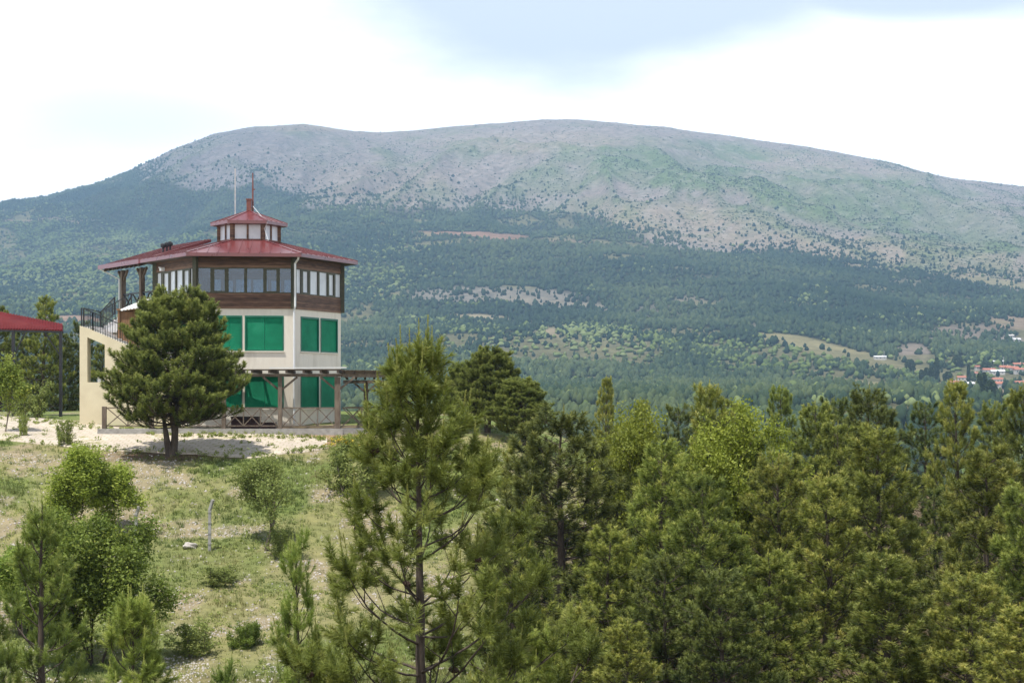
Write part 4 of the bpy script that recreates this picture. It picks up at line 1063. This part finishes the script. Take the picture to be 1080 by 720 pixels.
near_pine('pine_tree', 'low pine tip at the bottom edge between the shoot-covered pine and the coned pine', 236, 690, 26, 110, small_pine(425, 4.6, 1.2, 100), 4.6, 1.2, 4.2, 9)
near_pine('pine_tree', 'tip of a young pine with pale shoots at the bottom edge below the right forest', 832, 706, 19, 90, small_pine(426, 4.2, .9, 100), 4.2, .9, 5.2, 10)
near_pine('pine_tree', 'pine cut off by the left edge of the picture, low branches only', -12, 600, 27, 150, small_pine(427, 5.4, 1.4, 100), 5.4, 1.4, .7, 11)

# --- pines of the right-hand grove
G1 = 'pines of the grove filling the right half'
grove = [  # px, py, d, width px, proto, label
    (595, 436, 52, 150, 'pine1', 'dark pine with a bare black trunk showing low down, right of the coned pine'),
    (560, 470, 57, 105, 'pine3', 'pine crown between the coned pine and the dark bare-trunked pine'),
    (545, 548, 38, 120, 'pine4', 'mid green pine pressed against the right side of the coned pine'),
    (690, 476, 46, 120, 'pine0', 'broad olive pine in front of the left yellow-green tree'),
    (748, 505, 42, 130, 'pine4', 'yellowish pine with a thin reddish tip, front centre of the grove'),
    (745, 409, 60, 96, 'pine2', 'tall pine rising between the two yellow-green trees'),
    (823, 412, 78, 48, 'pine6', 'narrow pine tip just right of the right yellow-green tree'),
    (776, 428, 74, 66, 'pine0', 'pine top half hidden behind the right yellow-green tree'),
    (712, 430, 76, 56, 'pine5', 'small dark pine top between the left yellow-green tree and the tall pine'),
    (640, 462, 64, 90, 'pine6', 'pine behind the dark bare-trunked pine, below the open thin crown'),
    (860, 428, 72, 80, 'pine3', 'pine left of the broad dark skyline pine'),
    (918, 411, 70, 88, 'pine1', 'broad dark pine on the skyline right of centre of the grove'),
    (884, 424, 76, 66, 'pine5', 'dark pine crown touching the left side of the broad skyline pine'),
    (935, 460, 50, 140, 'pine0', 'large full pine in front of the broad dark skyline pine'),
    (872, 505, 48, 120, 'pine2', 'olive pine left of the large full pine, middle row of the grove'),
    (820, 486, 52, 115, 'pine6', 'pine below the right yellow-green tree, middle row of the grove'),
    (1008, 405, 64, 76, 'pine2', 'tall pointed pine in front of the village, highest tip of the right grove'),
    (972, 428, 78, 64, 'pine5', 'dark pine between the broad skyline pine and the tall pointed pine'),
    (1048, 428, 74, 66, 'pine6', 'pine top right of the tall pointed pine, below the village roofs'),
    (1078, 412, 62, 90, 'pine3', 'pine cut by the right edge below the village'),
    (1030, 482, 45, 150, 'pine0', 'large pine with its thin trunk visible near the right edge'),
    (1092, 520, 40, 130, 'pine4', 'pine cut by the right edge in the lower row'),
    (930, 586, 37, 160, 'pine2', 'low bushy pine in the front row, right of the dark clearing'),
    (1022, 610, 36, 130, 'pine6', 'low pine in the front row under the large thin-trunked pine'),
    (803, 585, 43, 120, 'pine3', 'front row pine left of the dark clearing'),
    (705, 590, 41, 110, 'pine5', 'dark front row pine under the broad olive pine'),
    (645, 560, 45, 105, 'pine3', 'pine right of the bare black trunk, front part of the grove'),
    (760, 600, 38, 110, 'pine1', 'dark low pine under the yellowish red-tipped pine'),
    (985, 520, 52, 100, 'pine5', 'dark pine filling the gap between the large full pine and the thin-trunked pine'),
    (1080, 640, 33, 140, 'pine2', 'lowest pine in the bottom right corner'),
    (612, 640, 36, 110, 'pine4', 'low pine at the bottom edge under the bare black trunk'),
    (668, 660, 33, 110, 'pine0', 'olive pine crown at the bottom edge left of the brown forest floor'),
    (890, 450, 62, 90, 'pine4', 'yellowish pine directly in front of the broad dark skyline pine'),
    (790, 470, 58, 95, 'pine5', 'dark pine in the shade under the right yellow-green tree'),
    (665, 500, 56, 90, 'pine1', 'dark pine under the left yellow-green tree'),
]
grove += [(1118, 430, 60, 95, 'pine1', 'pine just past the right edge of the picture, upper row of the grove'), (1135, 500, 46, 120, 'pine6', 'pine just past the right edge of the picture, middle row of the grove'),
          (1160, 440, 66, 95, 'pine0', 'outermost pine of the upper row beyond the right edge'), (1150, 600, 38, 130, 'pine3', 'pine just past the right edge of the picture, lower row of the grove'), (1205, 470, 54, 110, 'pine2', 'outermost pine of the middle row beyond the right edge')]
for px, py, d, w, key, lab in grove:
    tree_px('pine_tree', lab, 'tree', G1, px, py, d, w * 1.55, key)
tree_px('pine_tree', 'dense many-topped pine on the plateau edge right of the coned pine tip', 'tree', None, 515, 374, 88, 98, 'plaza')
tree_px('pine_tree', 'pine leaning out from the many-topped pine towards the coned pine', 'tree', None, 489, 388, 90, 70, 'plaza')
tree_px('pine_tree', 'lower pine right of the many-topped plateau pine', 'tree', None, 551, 404, 86, 90, 'plaza')
tree_px('pine_tree', 'open thin-crowned pine standing alone on the skyline left of the yellow-green tree', 'tree', None, 641, 399, 80, 56, 'pine2')
tree_px('pine_tree', 'small skyline pine behind the left yellow-green tree', 'tree', None, 678, 424, 84, 50, 'pine6')
tree_px('broadleaf_tree', 'bright yellow-green broadleaf tree on the left of the grove skyline', 'tree', 'yellow-green broadleaf trees in the grove', 668, 428, 56, 110, 'yellow0', rz=.3)
tree_px('broadleaf_tree', 'bright yellow-green broadleaf tree right of the tall pine in the grove', 'tree', 'yellow-green broadleaf trees in the grove', 797, 426, 57, 118, 'yellow0', rz=2.0)
# --- pines behind the red canopy
for px, py, d, w, key, lab in [(0, 322, 112, 70, 'pine3', 'pine behind the red canopy cut by the left edge'), (46, 317, 116, 78, 'pine0', 'pine rising above the middle of the red canopy'),
                               (22, 345, 120, 80, 'pine1', 'dark pine under the red canopy roof between two posts'), (84, 341, 124, 60, 'pine5', 'dark pine between the red canopy and the stair tower'),
                               (66, 352, 119, 66, 'pine1', 'dark low pine behind the right post of the red canopy'), (106, 362, 122, 50, 'pine3', 'pine seen through the opening of the stair tower')]:
    tree_px('pine_tree', lab, 'tree', 'pines behind the red canopy', px, py, d, w, key)
# --- left-hand broadleaves
tree_px('broadleaf_tree', 'slim bright green sapling on the forecourt at the left edge', 'tree', None, 4, 374, 87.5, 40, 'sapling0', rz=0)
tree_px('broadleaf_bush', 'sunlit yellow-green bush on the slope below the dense rounded pine', 'bush', None, 80, 470, 0, 92, 'oak0', 572, rz=1)
tree_px('broadleaf_bush', 'large dark green leafy bush behind the shoot-covered young pine', 'bush', None, 100, 537, 0, 125, 'oak1', 700, rz=2)
tree_px('broadleaf_bush', 'leafy bush partly hidden by the bare-stemmed young pine at left', 'bush', None, 22, 572, 0, 90, 'oak1', 668, rz=4)
tree_px('broadleaf_tree', 'small thin-crowned tree standing alone on the grass right of the clear fence post', 'tree', None, 279, 478, hit(283, 581).y, 84, 'thin0', rz=.5)
def shrub(px, pyt, pyb, w, key, lab, name='shrub', cat='shrub', grp=None, rz=None):
    b = hit(px, pyb); return tree(name, lab, cat, grp, b - Vector((0, 0, .04)), (pyb - pyt) / F * b.y, w / F * b.y, key, rz=rz)
shrub(32, 402, 441, 36, 'shrub0', 'yellowish shrub behind the paving under the red canopy')
shrub(69, 443, 470, 18, 'shrub0', 'small upright shrub growing from the paving edge left of the stair tower')
shrub(25, 436, 460, 10, 'shrub0', 'thin weed on the paving beside the slim sapling')
shrub(258, 654, 682, 34, 'shrub1', 'dark round shrub low on the slope left of the coned pine')
shrub(205, 655, 690, 50, 'shrub0', 'pale shrub at the foot of the slope beside the dark round shrub')
shrub(296, 556, 588, 26, 'shrub0', 'low green shrub at the foot of the thin-crowned tree')
shrub(374, 470, 520, 60, 'shrub0', 'grey-green shrub on the slope seen through the coned pine')
shrub(478, 470, 520, 60, 'shrub0', 'grey-green shrub under the many-topped plateau pine')
shrub(232, 596, 616, 40, 'shrub0', 'low grass-green shrub under the clear fence post')
M['broom_flower'] = surf('broom_flower', (.55, .38, .02), (.65, .48, .05), 20, .6, 0)
b = hit(366, 482); bm_ = tag(empty('flowering_broom', b), 'broom bush with yellow flowers at the right end of the forecourt', 'bush')
tm, cm, h, rm = get('shrub0'); bm_.scale = (1.15, 1.15, .85)
link(bpy.data.objects.new('stems', tm), bm_); link(bpy.data.objects.new('foliage', cm), bm_)
rng = np.random.default_rng(8); cl = np.stack([rng.normal(0, .35, 26), rng.normal(0, .35, 26), rng.uniform(.65, 1.2, 26), rng.uniform(.5, 1, 26), rng.uniform(0, 1, 26)], 1)
link(bpy.data.objects.new('flowers', leaf_mesh('flowers', cl, M['broom_flower'], 16, .07, .14, rng)), bm_)

# --- ground cover: grass tufts, stones, weeds in the paving (too many to count)
def tufts():
    rng = np.random.default_rng(77); n = 52000
    y = rng.uniform(46, 86, n); x = rng.uniform(-.31, .02, n) * y
    dens = .25 + .75 * smoothstep(-.25, .35, -fbm(x / 3.2, y / 4.5, 4, 21)) ; dens = dens * (1 - .55 * smoothstep(.05, .35, fbm(x / 1.3, y / 1.8, 4, 31)))
    px = 540 + F * x / y; z = ground_z(x, y); py = HZ - F * z / y
    fr = np.interp(px, [p[0] for p in front], [p[1] for p in front]) + 1.5
    k = (rng.uniform(0, 1, n) < dens) & ((py > fr) | (px > 350)) & (x < 1.5 + 0 * y)
    x, y, z = x[k], y[k], z[k]; n = len(x); per = 7
    h = np.repeat(rng.uniform(.04, .17, n) * (.6 + vnoise(x / 2, y / 2, 9)), per); a = rng.uniform(0, 6.28, n * per); sp = rng.uniform(.2, .9, n * per)
    o = np.stack([np.repeat(x, per) + rng.normal(0, .06, n * per), np.repeat(y, per) + rng.normal(0, .06, n * per), np.repeat(z, per) - .02], 1)
    tip = o + np.stack([np.cos(a) * sp * h, np.sin(a) * sp * h, h], 1); s = np.stack([-np.sin(a), np.cos(a), 0 * a], 1) * .014
    tint = np.repeat(np.clip(.45 + .8 * fbm(x / 2.4, y / 3, 4, 210) + rng.normal(0, .15, n), 0, 1), per)
    return np_mesh('grass', np.stack([o - s, o + s, tip], 1).reshape(-1, 3), np.arange(3 * n * per), np.full(n * per, 3), M['grass'], {'tint': np.repeat(tint, 3)})
M['grass'] = foliage('dry_grass', (.095, .15, .03), (.20, .235, .065), (.34, .31, .13), .3, 0)
tag(link(bpy.data.objects.new('grass', tufts())), kind='stuff')
def stones():
    rng = np.random.default_rng(78); n = 60000
    y = rng.uniform(50, 82, n); x = rng.uniform(-.31, .06, n) * y
    de = smoothstep(.0, .4, fbm(x / 1.3, y / 1.8, 4, 31) + .35 * fbm(x / 3.2, y / 4.5, 4, 21) - .08) * .5 + .03
    z = ground_z(x, y); px = 540 + F * x / y; py = HZ - F * z / y
    fr = np.interp(px, [p[0] for p in front], [p[1] for p in front]) + 2
    k = (rng.uniform(0, 1, n) < de) & ((py > fr) | (px > 350)); pts = np.stack([x[k], y[k], z[k], np.zeros(k.sum())], 1)
    return dome_mesh('gravel', pts, (.018, .075), (.012, .05), [(-.3, .9), (.4, .85)], 5, M['rock'], seed=79)
tag(link(bpy.data.objects.new('gravel', stones())), kind='stuff')
def weeds():
    rng = np.random.default_rng(80); cl = []
    for i in range(330):
        t = rng.uniform(0, 1); px = rng.uniform(-20, 350)
        pb = np.interp(px, [p[0] for p in back], [p[1] for p in back]); pf = np.interp(px, [p[0] for p in front], [p[1] for p in front])
        t = rng.choice([rng.uniform(0, .22), rng.uniform(.85, 1.05), rng.uniform(0, 1)], p=[.6, .25, .15])
        b = hit(px, pb + (pf - pb) * t + .3); cl.append([b.x, b.y, b.z + .10, rng.uniform(.4, 1.3), rng.uniform(.3, .8)])
    return leaf_mesh('weeds', cl, M['leaves_grey'], 26, .09, .17, rng)
tag(link(bpy.data.objects.new('weeds', weeds())), kind='stuff')
def herbs():
    rng = np.random.default_rng(81); n = 2600; y = rng.uniform(50, 81, n); x = rng.uniform(-.31, .03, n) * y
    k = (rng.uniform(0, 1, n) < smoothstep(-.1, .45, fbm(x / 2.6, y / 3.4, 4, 310) + .15)); x, y = x[k], y[k]; z = ground_z(x, y); px = 540 + F * x / y; py = HZ - F * z / y
    k = (py > np.interp(px, [p[0] for p in front], [p[1] for p in front]) + 4) | (px > 350); x, y, z = x[k], y[k], z[k]
    cl = np.stack([x, y, z + .05, rng.uniform(.5, 1.5, len(x)), rng.uniform(.25, .95, len(x))], 1)
    return leaf_mesh('low_herbs', cl, M['leaves_grey'], 20, .075, .17, rng)
tag(link(bpy.data.objects.new('low_herbs', herbs())), kind='stuff')
def floor_cover():
    rng = np.random.default_rng(82); n = 5200; y = rng.uniform(26, 95, n); x = rng.uniform(-.02, .48, n) * y
    k = rng.uniform(0, 1, n) < smoothstep(-.25, .35, fbm(x / 3.5, y / 3.5, 4, 320)); x, y = x[k], y[k]
    cl = np.stack([x, y, ground_z(x, y) + .08, rng.uniform(.6, 1.9, len(x)), rng.uniform(.0, .6, len(x))], 1)
    return leaf_mesh('undergrowth', cl, M['leaves_grey'], 18, .10, .22, rng)
tag(link(bpy.data.objects.new('undergrowth', floor_cover())), kind='stuff')

# ------------------------------------------------------------------ village in the valley
M['tile'] = surf('clay_tiles', (.33, .11, .07), (.46, .19, .12), .4, .9, .1)
M['house_wall'] = surf('house_wall', (.50, .46, .41), (.64, .60, .55), .3, .9, 0)
M['house_dark'] = surf('house_opening', (.04, .04, .045), (.06, .06, .06), .5, .4, 0)
M['white_roof'] = surf('pale_sheet_roof', (.68, .68, .68), (.78, .78, .78), .5, .6, 0)
def far_hit(px, py):
    d = np.arange(1000, 3000, 2.); x = (px - 540) / F * d; zz = far_z(x, d); e = HZ - F * zz / d
    k = np.argmax(e <= py); return Vector((x[k], d[k], float(zz[k])))
def house(px, py, w, dp, h, rz, mat, label):
    b = far_hit(px, py); r_ = tag(empty('village_house', b, rz), label, 'house', 'houses of the valley village')
    o = MB(); o.box(-w / 2, w / 2, -dp / 2, dp / 2, -2, h); o.build('wall', M['house_wall'], r_)
    o = MB(); e = .5; rh = dp * .24
    pr = [(-w / 2 - e, -dp / 2 - e, h), (-w / 2 - e, dp / 2 + e, h), (-w / 2 - e, 0, h + rh)]
    o.slab(pr, (w + 2 * e, 0, 0)); rf_ = o.build('roof', mat, r_)
    o = MB(); o.box(w * .2, w * .2 + .7, -.3, .4, h + rh * .5, h + rh + 1.0); o.build('chimney', M['house_wall'], r_, ).parent = rf_
    for i in range(3):
        x = -w * .32 + i * w * .32; o = MB(); o.box(x - .6, x + .6, -dp / 2 - .06, -dp / 2 + .05, h * .42, h * .75); o.build('window', M['house_dark'], r_)
for a in [(1006, 407, 9, 8, 3.6, .2, 'tile', 'red tiled house nearest the left end of the village, beside a tall poplar'), (1015, 402, 11, 8, 4, -.1, 'tile', 'red roofed house just right of the leftmost village house'),
          (1022, 408, 9, 7, 3.4, .1, 'white_roof', 'white roofed low house among the red roofs left of the dense poplars'), (1027, 397, 8, 7, 3.5, .3, 'tile', 'small red house behind the poplars'),
          (1043, 394, 14, 9, 4.2, .05, 'tile', 'red roofed house left of the long white roof'), (1052, 395, 15, 8, 3.6, 0, 'white_roof', 'long white roofed shed in the middle of the village'),
          (1060, 391, 12, 9, 4, -.1, 'tile', 'red house directly behind the long white roof'), (1067, 392, 14, 9, 4.2, .1, 'tile', 'wide red roofed house right of the white shed'),
          (1075, 394, 13, 9, 4.5, .15, 'tile', 'red house at the right edge of the upper row'), (1074, 388, 12, 8, 4, 0, 'tile', 'red house farthest back at the right edge'),
          (1056, 409, 17, 10, 4, .1, 'tile', 'large red roofed barn in front of the village beside the dirt track'), (1052, 404, 10, 8, 4, -.1, 'tile', 'small red house behind the large front barn'),
          (1077, 408, 12, 9, 4, .1, 'tile', 'red house right of the dirt track, cut by the right edge'), (1053, 384, 12, 6, 3, 0, 'white_roof', 'pale flat shed behind the village trees'),
          (1032, 390, 8, 7, 3.6, .2, 'tile', 'red roof peeping out above the tree clump'), (1072, 361, 10, 8, 4, .1, 'white_roof', 'pale building high on the bare hillside above the village'), (1066, 357, 8, 7, 4, 0, 'house_wall', 'small pale house left of the pale hillside building'),
          (928, 379, 14, 6, 3, .1, 'white_roof', 'long pale shed on the grassy strip left of the village')]:
    house(*a[:6], M[a[6]], a[7])
M['poplar'] = far_leaf('poplar_leaf', (.038, .062, .022), (.06, .09, .03), (.09, .12, .045))
def far_tree(px, pyb, pyt, w, label, name='poplar_tree', cat='tree', seed=0, grp='poplars of the valley village'):
    b = far_hit(px, pyb); h = (pyb - pyt) / F * b.y; wd_ = w / F * b.y / 2; rng = np.random.default_rng(seed)
    e = tag(empty(name, b), label, cat, grp)
    o = MB(); o.tube([(0, 0, -1), (0, 0, h * .3), (0, 0, h * .8)], [.5, .4, .15], 6); o.build('trunk', M['bark'], e)
    n = 900; t = rng.uniform(.08, 1, n); rr = wd_ * np.sqrt(np.clip(np.sin(np.pi * np.clip(t, 0, 1) ** .8) + .12, 0, 1)) * rng.uniform(.5, 1.05, n); a = rng.uniform(0, 6.28, n)
    cl = np.stack([np.cos(a) * rr, np.sin(a) * rr, t * h, np.ones(n), rng.uniform(0, 1, n)], 1)
    link(bpy.data.objects.new('crown', leaf_mesh('crown', cl, M['poplar'], 3, 1.5, .5, rng)), e)
for i, a in enumerate([(988, 402, 377, 5.5, 'tallest dark poplar at the left end of the village'), (982, 403, 386, 5, 'poplar left of the tallest village poplar'), (977, 403, 388, 6, 'lower poplar at the left side of the poplar row'), (972, 402, 390, 5, 'first poplar of the row from the left'),
                       (1021.5, 404, 385, 3.2, 'single slim dark poplar in the middle of the village'), (1033, 416, 394, 5, 'poplar left of the pair in front of the red barn'), (1038, 415, 393, 4.5, 'taller poplar of the pair in front of the red barn')]):
    far_tree(*a, seed=i)
for i, a in enumerate([(960, 392, 379, 11, 'dark round tree on the grassy strip left of the village'), (1010, 387, 375, 12, 'pale round tree behind the village'), (1045, 416, 401, 11, 'round tree right of the poplar pair'), (1000, 405, 392, 10, 'round tree between the tallest poplar and the red roofs'), (1040, 391, 381, 12, 'tree clump behind the red roofs')]):
    far_tree(*a, name='round_tree', seed=20 + i, grp='round trees around the valley village')
def pole(px, pyb, pyt, label):
    b = far_hit(px, pyb); h = (pyb - pyt) / F * b.y; o = MB(); o.tube([b - Vector((0, 0, 1)), b + Vector((0, 0, h))], [.3, .18], 6); o.bar(b + Vector((-1.2, 0, h * .9)), b + Vector((1.2, 0, h * .9)), .18)
    tag(o.build('utility_pole', M['mast']), label, 'pole', 'utility poles in the valley')
pole(932.5, 380, 370, 'pale utility pole left of the village beside the grassy strip'); pole(1058.5, 385, 376, 'pale utility pole behind the village roofs')

# ------------------------------------------------------------------ haze
hz = MB(); hz.box(-9000, 9000, -120, 8700, -75, 1250)
hm = bpy.data.materials.new('haze_air'); hm.use_nodes = True; nt = hm.node_tree; nt.nodes.remove(nt.nodes['Principled BSDF'])
pv_ = N(nt, 'ShaderNodeVolumePrincipled'); pv_.inputs['Color'].default_value = (.44, .69, 1.0, 1); pv_.inputs['Density'].default_value = HAZE = 1.05e-4; pv_.inputs['Anisotropy'].default_value = .1
nt.links.new(pv_.outputs[0], nt.nodes['Material Output'].inputs['Volume'])
tag(hz.build('haze', hm), kind='stuff')

# ------------------------------------------------------------------ cumulus over the mountain (above the frame), shading parts of the slopes
import bmesh
bm = bmesh.new(); r_ = random.Random(4)
for (cx, cy, cz, rx, ry, n) in ((-1620, 5050, 2700, 900, 800, 16), (-250, 2800, 2350, 1300, 330, 13)):
    for i in range(n):
        m = Matrix.Translation((cx + r_.uniform(-.7, .7) * rx, cy + r_.uniform(-.6, .6) * ry, cz + r_.uniform(0, 120))) @ Matrix.Diagonal((rx * r_.uniform(.35, .6), ry * r_.uniform(.4, .7), r_.uniform(110, 190), 1))
        bmesh.ops.create_icosphere(bm, subdivisions=3, radius=1, matrix=m)
me = bpy.data.meshes.new('cloud'); bm.to_mesh(me); bm.free()
cm = bpy.data.materials.new('cloud_vapour'); cm.use_nodes = True; nt = cm.node_tree; nt.nodes.remove(nt.nodes['Principled BSDF'])
cv = N(nt, 'ShaderNodeVolumePrincipled'); cv.inputs['Color'].default_value = (1, 1, 1, 1); cv.inputs['Density'].default_value = .0006
nt.links.new(cv.outputs[0], nt.nodes['Material Output'].inputs['Volume']); me.materials.append(cm)
tag(link(bpy.data.objects.new('cloud', me)), kind='stuff')

# ------------------------------------------------------------------ sky, sun, camera
SUN = Vector((-.22, -.27, .935)).normalized()
el = math.asin(SUN.z); azm = math.atan2(SUN.x, SUN.y)
w = bpy.data.worlds.new('World'); scene.world = w; w.use_nodes = True; nt = w.node_tree
bg = nt.nodes['Background']; bg.inputs['Strength'].default_value = .1
sk = N(nt, 'ShaderNodeTexSky', sky_type='NISHITA', sun_disc=False, sun_elevation=el, sun_rotation=azm, altitude=1000, air_density=1.0, dust_density=1.5, ozone_density=1.0)
tc = N(nt, 'ShaderNodeTexCoord')
def sub_scale(p0, s):
    a = N(nt, 'ShaderNodeVectorMath', operation='SUBTRACT'); nt.links.new(tc.outputs['Generated'], a.inputs[0]); a.inputs[1].default_value = p0
    m_ = N(nt, 'ShaderNodeVectorMath', operation='MULTIPLY'); nt.links.new(a.outputs[0], m_.inputs[0]); m_.inputs[1].default_value = s
    l = N(nt, 'ShaderNodeVectorMath', operation='LENGTH'); nt.links.new(m_.outputs[0], l.inputs[0]); return l.outputs['Value']
mp = N(nt, 'ShaderNodeMapping'); mp.inputs['Scale'].default_value = (1, 1, 3.2); nt.links.new(tc.outputs['Generated'], mp.inputs[0])
no = N(nt, 'ShaderNodeTexNoise', i_Scale=5.5, i_Detail=7, i_Roughness=.5); nt.links.new(mp.outputs[0], no.inputs['Vector'])
def gap(px, py, rx, ry):
    v = Vector(((px - 540) / F, 1, (HZ - py) / F)).normalized(); return sub_scale(v, (F / rx, .5, F / ry))
def edge(sock, a, b):
    ad = N(nt, 'ShaderNodeMath', operation='MULTIPLY_ADD'); nt.links.new(no.outputs[0], ad.inputs[0]); ad.inputs[1].default_value = 1.5; nt.links.new(sock, ad.inputs[2])
    mr = N(nt, 'ShaderNodeMapRange', interpolation_type='SMOOTHSTEP'); nt.links.new(ad.outputs[0], mr.inputs[0]); mr.inputs[1].default_value = a; mr.inputs[2].default_value = b; return mr.outputs[0]
g1 = edge(gap(650, 10, 320, 72), 1.2, 2.2); g2 = edge(gap(140, 118, 190, 46), 1.0, 2.4); g3 = edge(gap(980, -6, 220, 34), 1.15, 2.2)
mn = N(nt, 'ShaderNodeMath', operation='MINIMUM'); nt.links.new(g1, mn.inputs[0]); nt.links.new(g3, mn.inputs[1])
m2 = N(nt, 'ShaderNodeMath', operation='MULTIPLY_ADD'); nt.links.new(g2, m2.inputs[0]); m2.inputs[1].default_value = .5; m2.inputs[2].default_value = .5
m3 = N(nt, 'ShaderNodeMath', operation='MULTIPLY'); nt.links.new(mn.outputs[0], m3.inputs[0]); nt.links.new(m2.outputs[0], m3.inputs[1])
# broken cloud overhead
sx = N(nt, 'ShaderNodeSeparateXYZ'); nt.links.new(tc.outputs['Generated'], sx.inputs[0])
zr = N(nt, 'ShaderNodeMapRange'); nt.links.new(sx.outputs[2], zr.inputs[0]); zr.inputs[1].default_value = .22; zr.inputs[2].default_value = .6; zr.inputs[3].default_value = 1; zr.inputs[4].default_value = .12
cov = N(nt, 'ShaderNodeMapRange'); nt.links.new(m3.outputs[0], cov.inputs[0]); cov.inputs[3].default_value = .36; cov.inputs[4].default_value = 1.0
hs = N(nt, 'ShaderNodeHueSaturation'); nt.links.new(sk.outputs[0], hs.inputs['Color']); hs.inputs['Saturation'].default_value = 1.0
yr = N(nt, 'ShaderNodeMapRange'); nt.links.new(sx.outputs[1], yr.inputs[0]); yr.inputs[1].default_value = -.3; yr.inputs[2].default_value = .5; yr.inputs[3].default_value = .58; yr.inputs[4].default_value = 1
cy_ = N(nt, 'ShaderNodeMath', operation='MULTIPLY'); nt.links.new(yr.outputs[0], cy_.inputs[0]); nt.links.new(zr.outputs[0], cy_.inputs[1])
cz = N(nt, 'ShaderNodeMath', operation='MULTIPLY'); nt.links.new(cov.outputs[0], cz.inputs[0]); nt.links.new(cy_.outputs[0], cz.inputs[1])
mx = mix(nt, cz.outputs[0], hs.outputs[0], (CLOUD := (19, 19, 18.6)))
nt.links.new(mx, bg.inputs['Color'])
sl_ = bpy.data.lights.new('sun', 'SUN'); sl_.energy = 4.8; sl_.angle = R(.6); sl_.color = (1, .955, .88)
so_ = bpy.data.objects.new('sun', sl_); COL.objects.link(so_); so_.rotation_euler = (-SUN).to_track_quat('-Z', 'Y').to_euler(); so_.location = (0, 40, 60)
cam = bpy.data.cameras.new('camera'); cam.sensor_width = 36; cam.lens = F / 1080 * 36; cam.shift_y = (HZ - 360) / 1080; cam.clip_start = .5; cam.clip_end = 30000
co = bpy.data.objects.new('camera', cam); COL.objects.link(co); co.location = (0, 0, 0); co.rotation_euler = (R(90), 0, 0); scene.camera = co
scene.view_settings.view_transform = 'Standard'; scene.view_settings.look = 'None'; scene.view_settings.exposure = .25; scene.view_settings.gamma = 1
scene.cycles.max_bounces = 6; scene.cycles.diffuse_bounces = 3; scene.cycles.transparent_max_bounces = 64; scene.cycles.volume_bounces = 0
scene.cycles.use_denoising = True
